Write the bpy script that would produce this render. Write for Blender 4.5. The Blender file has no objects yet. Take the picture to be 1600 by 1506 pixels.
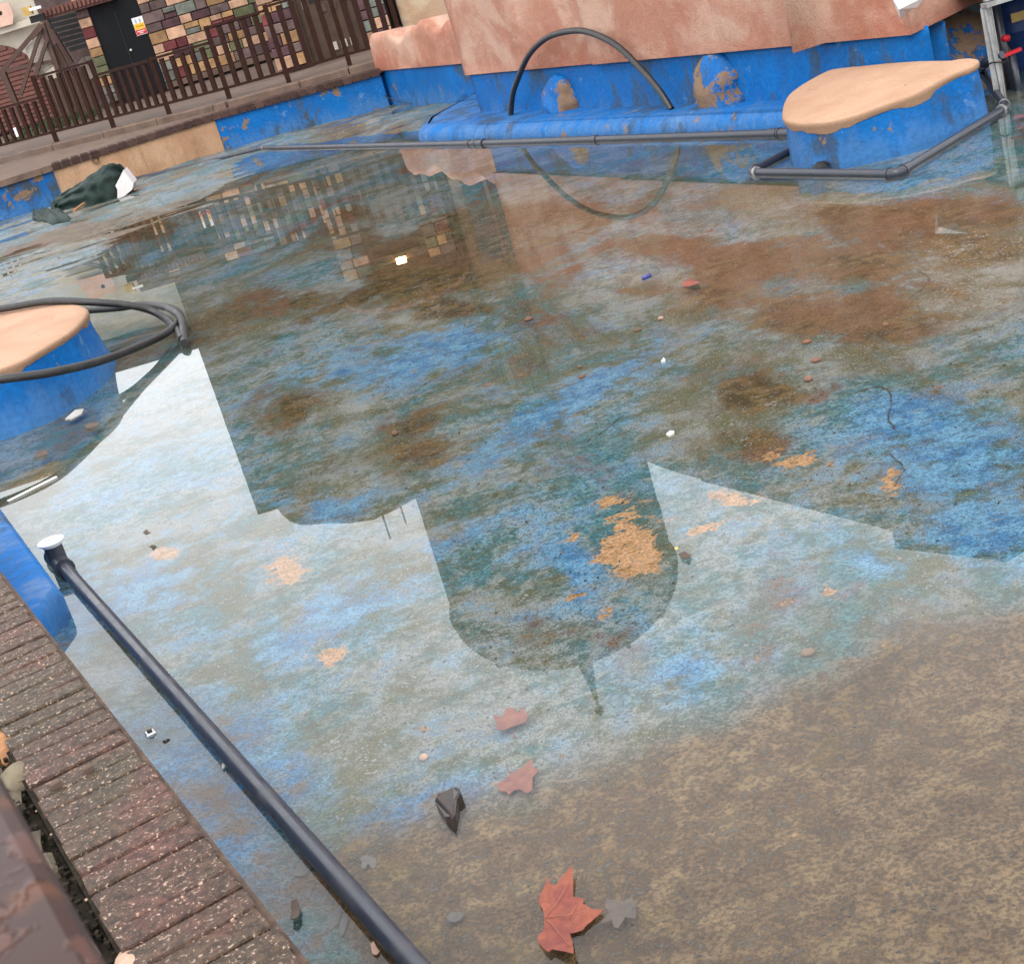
import bpy, math, random
import numpy as np
from mathutils import Vector, Matrix
random.seed(7); rng = np.random.default_rng(7)
scene = bpy.context.scene
col = scene.collection

# ------------------------------------------------------------------ camera
FPX, TH, RO, HC = 2400.0, math.radians(19.5), math.radians(16.5), 1.6
Fv = np.array([0, math.cos(TH), -math.sin(TH)]); Rv = np.array([1.0, 0, 0]); Uv = np.array([0, math.sin(TH), math.cos(TH)])
EX = math.cos(RO)*Rv - math.sin(RO)*Uv
EY = -math.sin(RO)*Rv - math.cos(RO)*Uv
CAM = np.array([0, 0, HC])
cam_d = bpy.data.cameras.new('camera'); cam = bpy.data.objects.new('camera', cam_d); col.objects.link(cam)
M = Matrix(((EX[0], -EY[0], -Fv[0], 0), (EX[1], -EY[1], -Fv[1], 0), (EX[2], -EY[2], -Fv[2], HC), (0, 0, 0, 1)))
cam.matrix_world = M
cam_d.sensor_fit = 'HORIZONTAL'; cam_d.sensor_width = 36.0; cam_d.lens = 36.0*FPX/1600.0
cam_d.clip_start = 0.05; cam_d.clip_end = 2000
cam_d.dof.use_dof = True; cam_d.dof.focus_distance = 5.0; cam_d.dof.aperture_fstop = 24.0
scene.camera = cam
scene.render.resolution_x = 1024; scene.render.resolution_y = 963

# ------------------------------------------------------------------ sky, sun, exposure
SUN_EL, SUN_AZ = math.radians(52), math.radians(200)
w = bpy.data.worlds.new('World'); scene.world = w; w.use_nodes = True
wt = w.node_tree; wt.nodes.clear()
sky = wt.nodes.new('ShaderNodeTexSky'); sky.sky_type = 'NISHITA'; sky.sun_disc = False
sky.sun_elevation = SUN_EL; sky.sun_rotation = SUN_AZ; sky.dust_density = 5.0; sky.air_density = 1.0; sky.ozone_density = 1.0
hs = wt.nodes.new('ShaderNodeHueSaturation'); hs.inputs['Saturation'].default_value = 0.35
bg = wt.nodes.new('ShaderNodeBackground'); bg.inputs['Strength'].default_value = 0.15
wo = wt.nodes.new('ShaderNodeOutputWorld')
ov_ = wt.nodes.new('ShaderNodeMix'); ov_.data_type = 'RGBA'; ov_.inputs[0].default_value = .75; ov_.inputs[7].default_value = (7.9, 8.0, 8.25, 1)   # even overcast layer
wt.links.new(sky.outputs[0], hs.inputs['Color']); wt.links.new(hs.outputs[0], ov_.inputs[6]); wt.links.new(ov_.outputs[2], bg.inputs[0]); wt.links.new(bg.outputs[0], wo.inputs[0])
sd = bpy.data.lights.new('sun', 'SUN'); sd.energy = 0.5; sd.angle = math.radians(40); sd.color = (1, 0.95, 0.88)
sun = bpy.data.objects.new('sun', sd); col.objects.link(sun)
sdir = Vector((math.sin(SUN_AZ)*math.cos(SUN_EL), math.cos(SUN_AZ)*math.cos(SUN_EL), math.sin(SUN_EL)))
sun.rotation_euler = sdir.to_track_quat('Z', 'Y').to_euler()
scene.view_settings.view_transform = 'Standard'; scene.view_settings.look = 'None'
scene.view_settings.gamma = 1.0; scene.view_settings.use_curve_mapping = False
scene.view_settings.exposure = 1.28
scene.render.engine = 'CYCLES'
cy = scene.cycles; cy.max_bounces = 6; cy.diffuse_bounces = 2; cy.glossy_bounces = 3; cy.transmission_bounces = 2; cy.transparent_max_bounces = 6; cy.caustics_reflective = False; cy.caustics_refractive = False

# ------------------------------------------------------------------ geometry helpers
def ray(px, py): return FPX*Fv + (px-800)*EX + (py-753)*EY
def at(px, py, z=0.0):
    d = ray(px, py); return CAM + d*((z-HC)/d[2])
def aty(px, py, y):
    d = ray(px, py); return CAM + d*(y/d[1])
def onl(px, py, P, Q):
    d = ray(px, py); n = np.array([Q[1]-P[1], -(Q[0]-P[0]), 0.0])
    return CAM + d*(n.dot(np.array([P[0], P[1], 0]))/n.dot(d))
def mirror_y(px, py, y, wz=0.02):
    d = ray(px, py); P = CAM + d*(y/d[1]); P[2] = 2*wz-P[2]; return P

def _h(ix, iy, seed):
    n = (ix.astype(np.int64)*374761393 + iy.astype(np.int64)*668265263 + seed*2147483647) & 0xffffffff
    n = ((n ^ (n >> 13))*1274126177) & 0xffffffff
    return ((n ^ (n >> 16)) & 0xffff)/65535.0
def vnoise(x, y, seed=0):
    x = np.asarray(x, float); y = np.asarray(y, float)
    ix, iy = np.floor(x), np.floor(y); fx, fy = x-ix, y-iy
    fx = fx*fx*(3-2*fx); fy = fy*fy*(3-2*fy)
    a, b, c, d = _h(ix, iy, seed), _h(ix+1, iy, seed), _h(ix, iy+1, seed), _h(ix+1, iy+1, seed)
    return (a*(1-fx)+b*fx)*(1-fy) + (c*(1-fx)+d*fx)*fy
def fbm(x, y, seed=0, o=4):
    s, a, t = 0, 1.0, 0
    for i in range(o):
        s = s + a*vnoise(np.asarray(x)*2**i, np.asarray(y)*2**i, seed+i*17); t += a; a *= .5
    return s/t

class MB:
    def __init__(s): s.v = []; s.f = []; s.sm = False
    def add(s, vs, fs):
        b = len(s.v); s.v += [tuple(map(float, p)) for p in vs]; s.f += [tuple(i+b for i in q) for q in fs]; return s
    def box(s, c, size, rz=0.0, bev=0.0, M3=None):
        hx, hy, hz = [k/2 for k in size]
        if bev > 0:
            b = min(bev, hx*.9, hy*.9, hz*.9)
            vs = [(-hx, -hy, -hz), (hx, -hy, -hz), (hx, hy, -hz), (-hx, hy, -hz), (-hx, -hy, hz-b), (hx, -hy, hz-b), (hx, hy, hz-b), (-hx, hy, hz-b),
                  (-hx+b, -hy+b, hz), (hx-b, -hy+b, hz), (hx-b, hy-b, hz), (-hx+b, hy-b, hz)]
            fs = [(3, 2, 1, 0), (8, 9, 10, 11)]
            for k in range(4):
                n = (k+1) % 4; fs += [(k, n, 4+n, 4+k), (4+k, 4+n, 8+n, 8+k)]
        else:
            vs = [(-hx, -hy, -hz), (hx, -hy, -hz), (hx, hy, -hz), (-hx, hy, -hz), (-hx, -hy, hz), (hx, -hy, hz), (hx, hy, hz), (-hx, hy, hz)]
            fs = [(3, 2, 1, 0), (4, 5, 6, 7), (0, 1, 5, 4), (1, 2, 6, 5), (2, 3, 7, 6), (3, 0, 4, 7)]
        cz, sz = math.cos(rz), math.sin(rz); out = []
        for x, y, z in vs:
            if M3 is not None:
                p = M3 @ Vector((x, y, z)); out.append((c[0]+p.x, c[1]+p.y, c[2]+p.z))
            else: out.append((c[0]+x*cz-y*sz, c[1]+x*sz+y*cz, c[2]+z))
        return s.add(out, fs)
    def beam(s, a, b, w_, d_, up=(0, 0, 1)):
        a, b = Vector(a), Vector(b); z = (b-a); L = z.length; z.normalize(); u = Vector(up)
        if abs(z.dot(u)) > .98: u = Vector((0, 1, 0))
        x = u.cross(z).normalized(); y = z.cross(x)
        return s.box((a+b)/2, (w_, d_, L), M3=Matrix((x, y, z)).transposed())
    def tube(s, pts, r, n=12, cap=True):
        P = [Vector(p) for p in pts]; rr = r if hasattr(r, '__len__') else [r]*len(P)
        t0 = (P[1]-P[0]).normalized(); u = t0.orthogonal().normalized(); rings = []; vs = []
        for i, p in enumerate(P):
            t = ((P[min(i+1, len(P)-1)]-P[max(i-1, 0)])).normalized()
            u = (u - t*u.dot(t)).normalized(); v = t.cross(u)
            for k in range(n):
                a = 2*math.pi*k/n; vs.append(p + (u*math.cos(a)+v*math.sin(a))*rr[i])
        fs = []
        for i in range(len(P)-1):
            for k in range(n):
                k2 = (k+1) % n; fs.append((i*n+k, i*n+k2, (i+1)*n+k2, (i+1)*n+k))
        if cap: fs += [tuple(range(n-1, -1, -1)), tuple((len(P)-1)*n+k for k in range(n))]
        return s.add(vs, fs)
    def prism(s, poly, z0, z1):
        n = len(poly); vs = [(p[0], p[1], z0) for p in poly]+[(p[0], p[1], z1) for p in poly]
        fs = [tuple(range(n-1, -1, -1)), tuple(range(n, 2*n))]+[(k, (k+1) % n, n+(k+1) % n, n+k) for k in range(n)]
        return s.add(vs, fs)
    def rings(s, R_, close=True, cap0=True, cap1=True):
        n = len(R_[0]); vs = [p for r_ in R_ for p in r_]; fs = []
        for i in range(len(R_)-1):
            for k in range(n if close else n-1):
                k2 = (k+1) % n; fs.append((i*n+k, i*n+k2, (i+1)*n+k2, (i+1)*n+k))
        if cap0: fs.append(tuple(range(n-1, -1, -1)))
        if cap1: fs.append(tuple((len(R_)-1)*n+k for k in range(n)))
        return s.add(vs, fs)
    def lathe(s, prof, c, n=24):
        return s.rings([[(c[0]+r*math.cos(2*math.pi*k/n), c[1]+r*math.sin(2*math.pi*k/n), c[2]+z) for k in range(n)] for r, z in prof])
    def mesh(s, name, smooth=None):
        me = bpy.data.meshes.new(name); me.from_pydata(s.v, [], s.f); me.update()
        if smooth is None: smooth = s.sm
        if smooth: me.polygons.foreach_set('use_smooth', [True]*len(me.polygons))
        return me
    def build(s, name, m, parent=None, smooth=False, ang=None):
        me = s.mesh(name, smooth)
        if ang is not None:
            me.polygons.foreach_set('use_smooth', [True]*len(me.polygons))
            me.set_sharp_from_angle(angle=math.radians(ang))
        if m: me.materials.append(m)
        o = bpy.data.objects.new(name, me); col.objects.link(o)
        if parent is not None: o.parent = parent; o.matrix_parent_inverse = Matrix.Translation(-Vector(parent.location))
        return o
def smooth_path(pts, k=8):
    P = [np.array(p, float) for p in pts]; P = [2*P[0]-P[1]]+P+[2*P[-1]-P[-2]]; out = []
    for i in range(1, len(P)-2):
        for j in range(k):
            t = j/k; a, b, c, d = P[i-1:i+3]
            out.append(.5*((2*b)+(-a+c)*t+(2*a-5*b+4*c-d)*t*t+(-a+3*b-3*c+d)*t**3))
    out.append(P[-2]); return out
def closed_path(pts, k=6):
    n = len(pts); P = [np.array(p, float) for p in pts]; out = []
    for i in range(n):
        a, b, c, d = P[i-1], P[i], P[(i+1) % n], P[(i+2) % n]
        for j in range(k):
            t = j/k; out.append(.5*((2*b)+(-a+c)*t+(2*a-5*b+4*c-d)*t*t+(-a+3*b-3*c+d)*t**3))
    return out
def offset(poly, dist):
    n = len(poly); area = sum(poly[i][0]*poly[(i+1) % n][1]-poly[(i+1) % n][0]*poly[i][1] for i in range(n)); sg = 1 if area > 0 else -1
    out = []
    for i in range(n):
        a, b = np.array(poly[i-1][:2]), np.array(poly[(i+1) % n][:2]); t = b-a; t = t/(np.linalg.norm(t)+1e-9)
        nrm = np.array([t[1], -t[0]])*sg; out.append(np.array(poly[i][:2])+nrm*dist)
    return out
def ccw(poly):
    n = len(poly); a = sum(poly[i][0]*poly[(i+1) % n][1]-poly[(i+1) % n][0]*poly[i][1] for i in range(n))
    return poly if a > 0 else poly[::-1]
def tag(o, label=None, cat=None, group=None, kind=None):
    if label: o['label'] = label
    if cat: o['category'] = cat
    if group: o['group'] = group
    if kind: o['kind'] = kind
    return o
def empty(name, loc, label, cat, group=None):
    o = bpy.data.objects.new(name, None); col.objects.link(o); o.location = loc; o.empty_display_size = .1
    return tag(o, label, cat, group)

def frontprism(name, poly, y0, y1, m, par):
    n = len(poly); vs = [(p[0], y0, p[1]) for p in poly]+[(p[0], y1, p[1]) for p in poly]
    return MB().add(vs, [tuple(range(n)), tuple(range(2*n-1, n-1, -1))]+[(k, n+k, n+(k+1) % n, (k+1) % n) for k in range(n)]).build(name, m, par)

# ------------------------------------------------------------------ material helpers
class NT:
    def __init__(s, name):
        s.m = bpy.data.materials.new(name); s.m.use_nodes = True; s.t = s.m.node_tree
        s.b = s.t.nodes['Principled BSDF']; s.out = s.t.nodes['Material Output']; s.pos = None
    def n(s, typ, **kw):
        nd = s.t.nodes.new(typ)
        for k, v in kw.items(): setattr(nd, k, v)
        return nd
    def link(s, a, b): s.t.links.new(a, b)
    def coord(s, scale=(1, 1, 1), rot=(0, 0, 0), obj=False):
        g = s.n('ShaderNodeTexCoord').outputs['Object'] if obj else s.n('ShaderNodeNewGeometry').outputs['Position']
        mp = s.n('ShaderNodeMapping'); mp.inputs['Scale'].default_value = scale; mp.inputs['Rotation'].default_value = rot
        s.link(g, mp.inputs[0]); return mp.outputs[0]
    def noise(s, co, scale, detail=4, rough=.55, dist=0.0, color=False):
        nd = s.n('ShaderNodeTexNoise'); nd.inputs['Scale'].default_value = scale; nd.inputs['Detail'].default_value = detail
        nd.inputs['Roughness'].default_value = rough; nd.inputs['Distortion'].default_value = dist; s.link(co, nd.inputs['Vector'])
        return nd.outputs['Color' if color else 'Fac']
    def vor(s, co, scale, feature='F1'):
        nd = s.n('ShaderNodeTexVoronoi', feature=feature); nd.inputs['Scale'].default_value = scale; s.link(co, nd.inputs['Vector']); return nd.outputs['Distance']
    def ss(s, v, lo, hi, o0=0.0, o1=1.0):
        nd = s.n('ShaderNodeMapRange', interpolation_type='SMOOTHSTEP'); s.inp(nd.inputs[0], v)
        for i, q in enumerate((lo, hi, o0, o1)): nd.inputs[1+i].default_value = q
        return nd.outputs[0]
    def inp(s, sock, v):
        if isinstance(v, bpy.types.NodeSocket): s.link(v, sock)
        else:
            if isinstance(v, tuple) and len(v) == 3 and sock.type == 'RGBA': v = v+(1,)
            sock.default_value = v
    def math(s, op, a, b=0.0, c=None, clamp=False):
        nd = s.n('ShaderNodeMath', operation=op, use_clamp=clamp); s.inp(nd.inputs[0], a); s.inp(nd.inputs[1], b)
        if c is not None: s.inp(nd.inputs[2], c)
        return nd.outputs[0]
    def mix(s, fac, a, b, mode='MIX'):
        nd = s.n('ShaderNodeMix', data_type='RGBA', blend_type=mode); s.inp(nd.inputs[0], fac); s.inp(nd.inputs[6], a); s.inp(nd.inputs[7], b); return nd.outputs[2]
    def mul(s, c, v): # colour * scalar
        nd = s.n('ShaderNodeVectorMath', operation='SCALE'); s.inp(nd.inputs[0], c); s.inp(nd.inputs['Scale'], v); return nd.outputs[0]
    def sep(s, c):
        nd = s.n('ShaderNodeSeparateXYZ'); s.link(c, nd.inputs[0]); return nd.outputs
    def bump(s, h, strength=.5, dist=.01):
        nd = s.n('ShaderNodeBump'); nd.inputs['Strength'].default_value = strength; nd.inputs['Distance'].default_value = dist
        s.link(h, nd.inputs['Height']); s.link(nd.outputs[0], s.b.inputs['Normal']); return nd.outputs[0]
    def set(s, color=None, rough=None, metal=None, spec=None, coat=None, coat_rough=None):
        B = s.b.inputs
        if color is not None: s.inp(B['Base Color'], color)
        if rough is not None: s.inp(B['Roughness'], rough)
        if metal is not None: s.inp(B['Metallic'], metal)
        if spec is not None: s.inp(B['Specular IOR Level'], spec)
        if coat is not None: s.inp(B['Coat Weight'], coat)
        if coat_rough is not None: s.inp(B['Coat Roughness'], coat_rough)
        return s.m
def rnd(t): return t.n('ShaderNodeObjectInfo').outputs['Random']
def plain(name, c, rough=.6, var=.25, scale=12, metal=0.0, bump=.15, bscale=60, spec=.4, objvar=0.0, dirt=None):
    t = NT(name); co = t.coord(); n = t.noise(co, scale, 6, .6)
    v = t.ss(n, .25, .75, 1-var, 1+var)
    if objvar: v = t.math('MULTIPLY', v, t.ss(rnd(t), 0, 1, 1-objvar, 1+objvar))
    cc = t.mul(c, v)
    if dirt is not None:
        cc = t.mix(t.ss(t.noise(co, scale*.35, 8, .7), .5, .72, 0, .75), cc, dirt)
    if bump: t.bump(t.noise(co, bscale, 4, .6), bump, .004)
    t.set(cc, t.ss(n, .3, .7, rough-.08, min(1, rough+.08)), metal, spec); return t.m

# --- blue pool paint: worn through to render, grime
def mk_blue(name, wear=.5, grime=.4):
    t = NT(name); co = t.coord(); cs = t.coord((1, 1, .35))
    n1 = t.noise(co, 2.3, 9, .68, .4); n2 = t.noise(cs, 5.0, 8, .65); n3 = t.noise(co, 38, 4, .6); n4 = t.noise(co, 1.1, 6, .6, .5)
    c = t.mix(t.ss(n2, .3, .7), (.0015, .078, .265), (.003, .115, .36))
    z = t.sep(t.coord())[2]
    low = t.math('MULTIPLY', t.ss(t.math('ADD', z, t.ss(n2, .3, .7, -.12, .1)), .0, .2, 1, 0), .55)
    c = t.mix(low, c, (.06, .15, .30)); sc_ = t.ss(t.noise(co, 7, 6, .75), .60, .66, 0, .6); c = t.mix(sc_, c, (.10, .20, .36))
    c = t.mix(t.ss(t.math('MULTIPLY_ADD', n2, .5, t.math('MULTIPLY', n4, .5)), .565-.09*grime, .63-.08*grime, 0, .35+.55*grime), c, (.045, .052, .046))
    chips = t.ss(t.math('ADD', n1, t.math('MULTIPLY', n3, .12)), .78-.16*wear, .80-.16*wear)
    c = t.mix(chips, c, t.mix(n3, (.21, .12, .068), (.13, .098, .072)))
    c = t.mul(c, t.ss(n3, .3, .7, .86, 1.1))
    t.bump(t.math('ADD', t.math('MULTIPLY', n3, .5), t.math('MULTIPLY', n1, .8)), .4, .02)
    t.set(c, t.ss(n2, .4, .6, .45, .7), spec=.13); return t.m
def mk_rock(name, base, warm, pale, bstr=.6, streak=.5):
    t = NT(name); co = t.coord(); cs = t.coord((1, 1, .22))
    n1 = t.noise(co, 1.4, 6, .6, .5); n2 = t.noise(cs, 3.2, 6, .6); n3 = t.noise(co, 95, 5, .7); n4 = t.noise(co, 9, 6, .65)
    c = t.mix(t.ss(n1, .41, .60), base, pale); c = t.mix(t.ss(t.noise(t.coord((1, 1, 1.5)), 2.0, 5, .6, .3), .50, .62, 0, streak*1.5), c, warm)
    c = t.mix(t.ss(n2, .55, .68, 0, .18), c, (.24, .15, .115)); c = t.mix(t.ss(n4, .55, .68, 0, .35), c, pale)
    z = t.sep(t.coord())[2]
    c = t.mix(t.ss(t.math('ADD', z, t.math('MULTIPLY', n4, .3)), .55, .8, .55, 0), c, warm)
    c = t.mix(t.ss(z, 1.15, 1.7, 0, .85), c, (.105, .070, .050))   # colour darkened higher up so its reflection in the water stays dim
    cr = t.ss(t.noise(t.coord((1, 1, 2.5)), 7, 8, .75), .705, .73, 0, .6); c = t.mix(cr, c, (.06, .04, .03))
    c = t.mul(c, t.ss(n3, .25, .75, .84, 1.12))
    t.bump(t.math('ADD', n3, t.math('MULTIPLY', n4, 2.0)), bstr, .02); t.set(c, .9, spec=.15); return t.m

MAT = {}
MAT['blue'] = mk_blue('blue pool paint', .6, .65)
MAT['blue_lump'] = mk_blue('chipped blue lump', 1.45, .9)
MAT['blue_worn'] = mk_blue('worn blue pool paint', .85, 1.0)
MAT['pink'] = mk_rock('pink rock render', (.375, .180, .125), (.31, .105, .062), (.47, .30, .225), .6, .3)
MAT['cream_rock'] = mk_rock('cream tower render', (.42, .30, .19), (.36, .20, .13), (.48, .39, .28), .4, .35)
def mk_peach():
    t = NT('peach cap render'); co = t.coord(); n = t.noise(co, 2.2, 7, .6, .3); n3 = t.noise(co, 70, 5, .7); n5 = t.noise(t.coord((1, 2.2, 1), (0, 0, .5)), 5, 7, .65)
    c = t.mix(t.ss(n, .3, .7), (.32, .19, .12), (.39, .25, .168)); c = t.mix(t.ss(n5, .52, .7, 0, .4), c, (.33, .18, .105))
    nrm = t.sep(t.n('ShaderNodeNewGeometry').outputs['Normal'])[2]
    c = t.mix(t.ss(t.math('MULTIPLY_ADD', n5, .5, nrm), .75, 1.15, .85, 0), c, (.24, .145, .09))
    sp = t.ss(t.noise(co, 26, 3, .5), .735, .75); c = t.mix(sp, c, (.05, .03, .02))
    c = t.mul(c, t.ss(n3, .25, .75, .9, 1.08)); t.bump(t.math('ADD', n3, t.math('MULTIPLY', n5, 1.5)), .35, .012); t.set(c, .85, spec=.2); return t.m
MAT['peach'] = mk_peach()
def mk_render():
    t = NT('bare beige render'); co = t.coord(); cs = t.coord((1, 1, .12)); n2 = t.noise(cs, 7, 7, .65); n1 = t.noise(co, 3, 6, .6); n3 = t.noise(co, 50, 4, .6)
    c = t.mix(t.ss(n1, .3, .7), (.30, .17, .095), (.40, .255, .155)); c = t.mix(t.ss(n2, .5, .72, 0, .7), c, (.16, .10, .06))
    c = t.mul(c, t.ss(n3, .3, .7, .9, 1.08)); t.bump(n3, .3, .01); t.set(c, .85, spec=.2); return t.m
MAT['render'] = mk_render()
def mk_floor():
    t = NT('worn pool floor'); co = t.coord()
    at_ = t.n('ShaderNodeAttribute', attribute_name='zone'); zc = t.n('ShaderNodeSeparateColor'); t.link(at_.outputs['Color'], zc.inputs[0])
    zb, zr, zt = zc.outputs[0], zc.outputs[1], zc.outputs[2]; za = at_.outputs['Alpha']
    st = t.coord((1.0, .6, 1), (0, 0, .55))
    nB = t.noise(st, 1.5, 6, .66, .5); nC = t.noise(co, 4.4, 6, .68, .3); nG = t.noise(co, 11, 5, .70); nD = t.noise(co, 30, 4, .68); nE = t.noise(co, 92, 4, .72)
    nF = t.noise(t.coord((1, .5, 1), (0, 0, .55)), 1.25, 6, .66, .7)
    def add(*a):
        r = t.math('MULTIPLY', a[0][0], a[0][1])
        for v, k in a[1:]: r = t.math('MULTIPLY_ADD', v, k, r)
        return r
    # colour washes of the weathered coat
    c = t.mix(t.ss(add((nB, .65), (nG, .35)), .41, .59), (.108, .098, .050), (.064, .162, .186))
    c = t.mix(t.ss(add((nC, .6), (nF, -.4), (nD, .3)), .18, .35, 0, .72), c, (.31, .312, .312))
    bm = t.ss(add((nC, .40), (nB, .30), (nG, .30), (zb, .105)), .500, .615); bcol = t.mix(t.ss(nG, .42, .58), (.042, .165, .345), (.130, .280, .430))
    c = t.mix(t.math('MULTIPLY', bm, .90), c, bcol)
    # bare concrete area
    cm = t.ss(add((za, 1.0), (nC, .45), (nG, .35)), .72, 1.04)
    conc = t.mix(t.ss(add((nB, .6), (nG, .4)), .43, .57), (.120, .072, .040), (.172, .110, .064)); conc = t.mix(t.ss(add((nC, .45), (nG, .35), (nD, .2)), .48, .63, 0, .75), conc, (.285, .190, .098))
    conc = t.mix(t.ss(add((nC, .5), (nF, .5)), .48, .62, 0, .7), conc, (.072, .046, .032))
    c = t.mix(cm, c, conc)
    # brown sediment, with the door canopy's reflection painted in
    rm = t.ss(add((nF, .50), (nC, .25), (nG, .25), (zr, .15)), .510, .600, 0, .93); rcol = t.mix(t.ss(nG, .42, .58), (.048, .032, .008), (.150, .092, .034)); rcol = t.mix(t.ss(nB, .47, .57, 0, .7), rcol, (.165, .082, .040))
    c = t.mix(rm, c, rcol)
    # tan patches where the coat has come off
    tm = t.ss(add((nC, .30), (nG, .35), (nD, .35), (zt, .165)), .600, .625); tcol = t.mix(t.ss(nD, .42, .60), (.56, .310, .170), (.36, .205, .105)); c = t.mix(tm, c, tcol)
    # grit: pits and pale scuffs, denser in places
    c = t.mul(c, t.ss(nE, .38, .62, .56, 1.46)); c = t.mul(c, t.ss(nD, .36, .64, .78, 1.22))
    keep = t.ss(cm, 0, 1, 1, .35)
    c = t.mix(t.math('MULTIPLY', keep, t.ss(add((nE, .55), (nD, .30), (nC, .15)), .545, .60, 0, .85)), c, (.032, .026, .018))
    c = t.mix(t.math('MULTIPLY', keep, t.ss(add((nE, .50), (nD, .25), (nB, .25)), .455, .40, 0, .60)), c, (.46, .45, .42))
    c = t.mul(c, .68)
    nb = t.bump(add((nD, .7), (nE, .4)), 1.0, .02)
    zp = t.sep(t.coord())[2]; dry = t.math('MULTIPLY', t.ss(zp, .017, .025), t.math('MAXIMUM', t.ss(t.sep(t.coord())[1], 5.8, 7.5), t.ss(t.sep(t.coord())[0], -.45, -.62)))   # wet film at the far end and on the cove by the coping
    t.set(c, .7, spec=t.math('MULTIPLY', dry, .3), coat=t.math('MULTIPLY', dry, .6), coat_rough=.25); t.b.inputs['Coat IOR'].default_value = 1.33
    t.link(nb, t.b.inputs['Coat Normal'])
    return t.m
MAT['floor'] = mk_floor()
def mk_water():
    m = bpy.data.materials.new('still shallow water'); m.use_nodes = True; nt = m.node_tree; nt.nodes.clear()
    tr = nt.nodes.new('ShaderNodeBsdfTransparent'); tr.inputs[0].default_value = (.93, .955, .94, 1)
    gl = nt.nodes.new('ShaderNodeBsdfGlossy'); gl.inputs['Roughness'].default_value = 0.0; gl.inputs[0].default_value = (1, 1, 1, 1)
    fr = nt.nodes.new('ShaderNodeFresnel'); fr.inputs[0].default_value = 1.33
    mx = nt.nodes.new('ShaderNodeMixShader'); o = nt.nodes.new('ShaderNodeOutputMaterial')
    ge = nt.nodes.new('ShaderNodeNewGeometry'); fb = nt.nodes.new('ShaderNodeMath'); fb.operation = 'SUBTRACT'; fb.inputs[0].default_value = 1.0; nt.links.new(ge.outputs['Backfacing'], fb.inputs[1])
    fm = nt.nodes.new('ShaderNodeMath'); fm.operation = 'MULTIPLY'; nt.links.new(fr.outputs[0], fm.inputs[0]); nt.links.new(fb.outputs[0], fm.inputs[1])   # the sheet does not bend light, so no inner reflection from below
    nt.links.new(fm.outputs[0], mx.inputs[0]); nt.links.new(tr.outputs[0], mx.inputs[1]); nt.links.new(gl.outputs[0], mx.inputs[2]); nt.links.new(mx.outputs[0], o.inputs[0])
    return m
MAT['water'] = mk_water()
def mk_pipe(name, c, r=.32):
    t = NT(name); co = t.coord(); n = t.noise(co, 9, 6, .65); n2 = t.noise(co, 60, 5, .7)
    cc = t.mix(t.ss(n, .5, .75, 0, .45), c, (.075, .07, .065)); cc = t.mix(t.ss(n2, .6, .75, 0, .35), cc, (.14, .13, .12))
    t.bump(n2, .08, .003); t.set(cc, t.ss(n, .3, .7, r-.06, r+.14), spec=.5); return t.m
MAT['pvc'] = mk_pipe('dark grey pvc pipe', (.022, .025, .036)); MAT['hose'] = mk_pipe('black rubber hose', (.014, .013, .013), .45)
MAT['brownmetal'] = plain('brown painted steel', (.026, .010, .007), .6, .3, 20, spec=.1)
def mk_wetrail():
    t = NT('wet brown gloss rail'); co = t.coord(); n = t.noise(co, 30, 4, .55, .6); d = t.ss(n, .50, .57)
    c = t.mix(d, (.028, .009, .005), (.062, .024, .016)); c = t.mix(t.ss(t.noise(co, 14, 4), .62, .7), c, (.07, .022, .008))
    t.bump(d, .5, .004); t.set(c, .35, spec=.15, coat=.08, coat_rough=.08); return t.m
MAT['wetrail'] = mk_wetrail()
def mk_brick():
    t = NT('dark speckled paver'); co = t.coord(); r = rnd(t); n = t.noise(co, 5, 5, .6); n2 = t.noise(co, 60, 5, .7); n3 = t.noise(co, 170, 2, .6)
    c = t.mix(r, (.050, .026, .017), (.062, .036, .022)); c = t.mix(t.ss(n, .48, .62, 0, .6), c, (.088, .034, .026)); c = t.mix(t.ss(t.noise(co, 3.4, 4, .6), .48, .62, 0, .7), c, (.045, .036, .020))
    c = t.mul(c, t.ss(n2, .36, .64, .55, 1.5)); sp = t.math('MULTIPLY', t.ss(n3, .60, .68), t.ss(n2, .42, .55))
    c = t.mix(t.math('MULTIPLY', sp, .9), c, (.42, .31, .23))
    t.bump(t.math('MULTIPLY_ADD', n3, .35, n2), 1.0, .008); t.set(c, t.ss(n3, .55, .7, .6, .3), spec=.3); return t.m
MAT['brick'] = mk_brick()
MAT['mortar'] = plain('gritty mortar and soil', (.020, .016, .011), .95, .6, 40, bump=.9, bscale=90, spec=.1)
MAT['edge'] = plain('brown mortar edging', (.075, .048, .034), .8, .5, 25, bump=.8, bscale=80, spec=.3, dirt=(.15, .085, .045))
MAT['oldbrick'] = plain('mossy brick piece', (.10, .082, .056), .85, .4, 18, bump=.7, bscale=90, spec=.2, objvar=.3)
MAT['pale'] = plain('pale cement', (.36, .235, .175), .9, .2, 30, bump=.8, bscale=60, spec=.1)
MAT['rust'] = plain('rusty cement', (.26, .13, .065), .9, .4, 22, bump=.6, bscale=60, spec=.1)
MAT['kerb'] = plain('weathered kerb stone', (.115, .078, .060), .85, .3, 6, bump=.4, bscale=40, spec=.2, dirt=(.09, .065, .05))
MAT['darkcoping'] = plain('dark brick coping', (.050, .027, .022), .8, .35, 14, bump=.4, bscale=40, spec=.2, objvar=.3)
MAT['paving'] = plain('brown grey paving', (.110, .080, .065), .7, .22, 3, bump=.3, bscale=30, spec=.3, dirt=(.10, .07, .055))
MAT['ground'] = plain('bare ground', (.14, .115, .09), .95, .3, 1.2)
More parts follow.
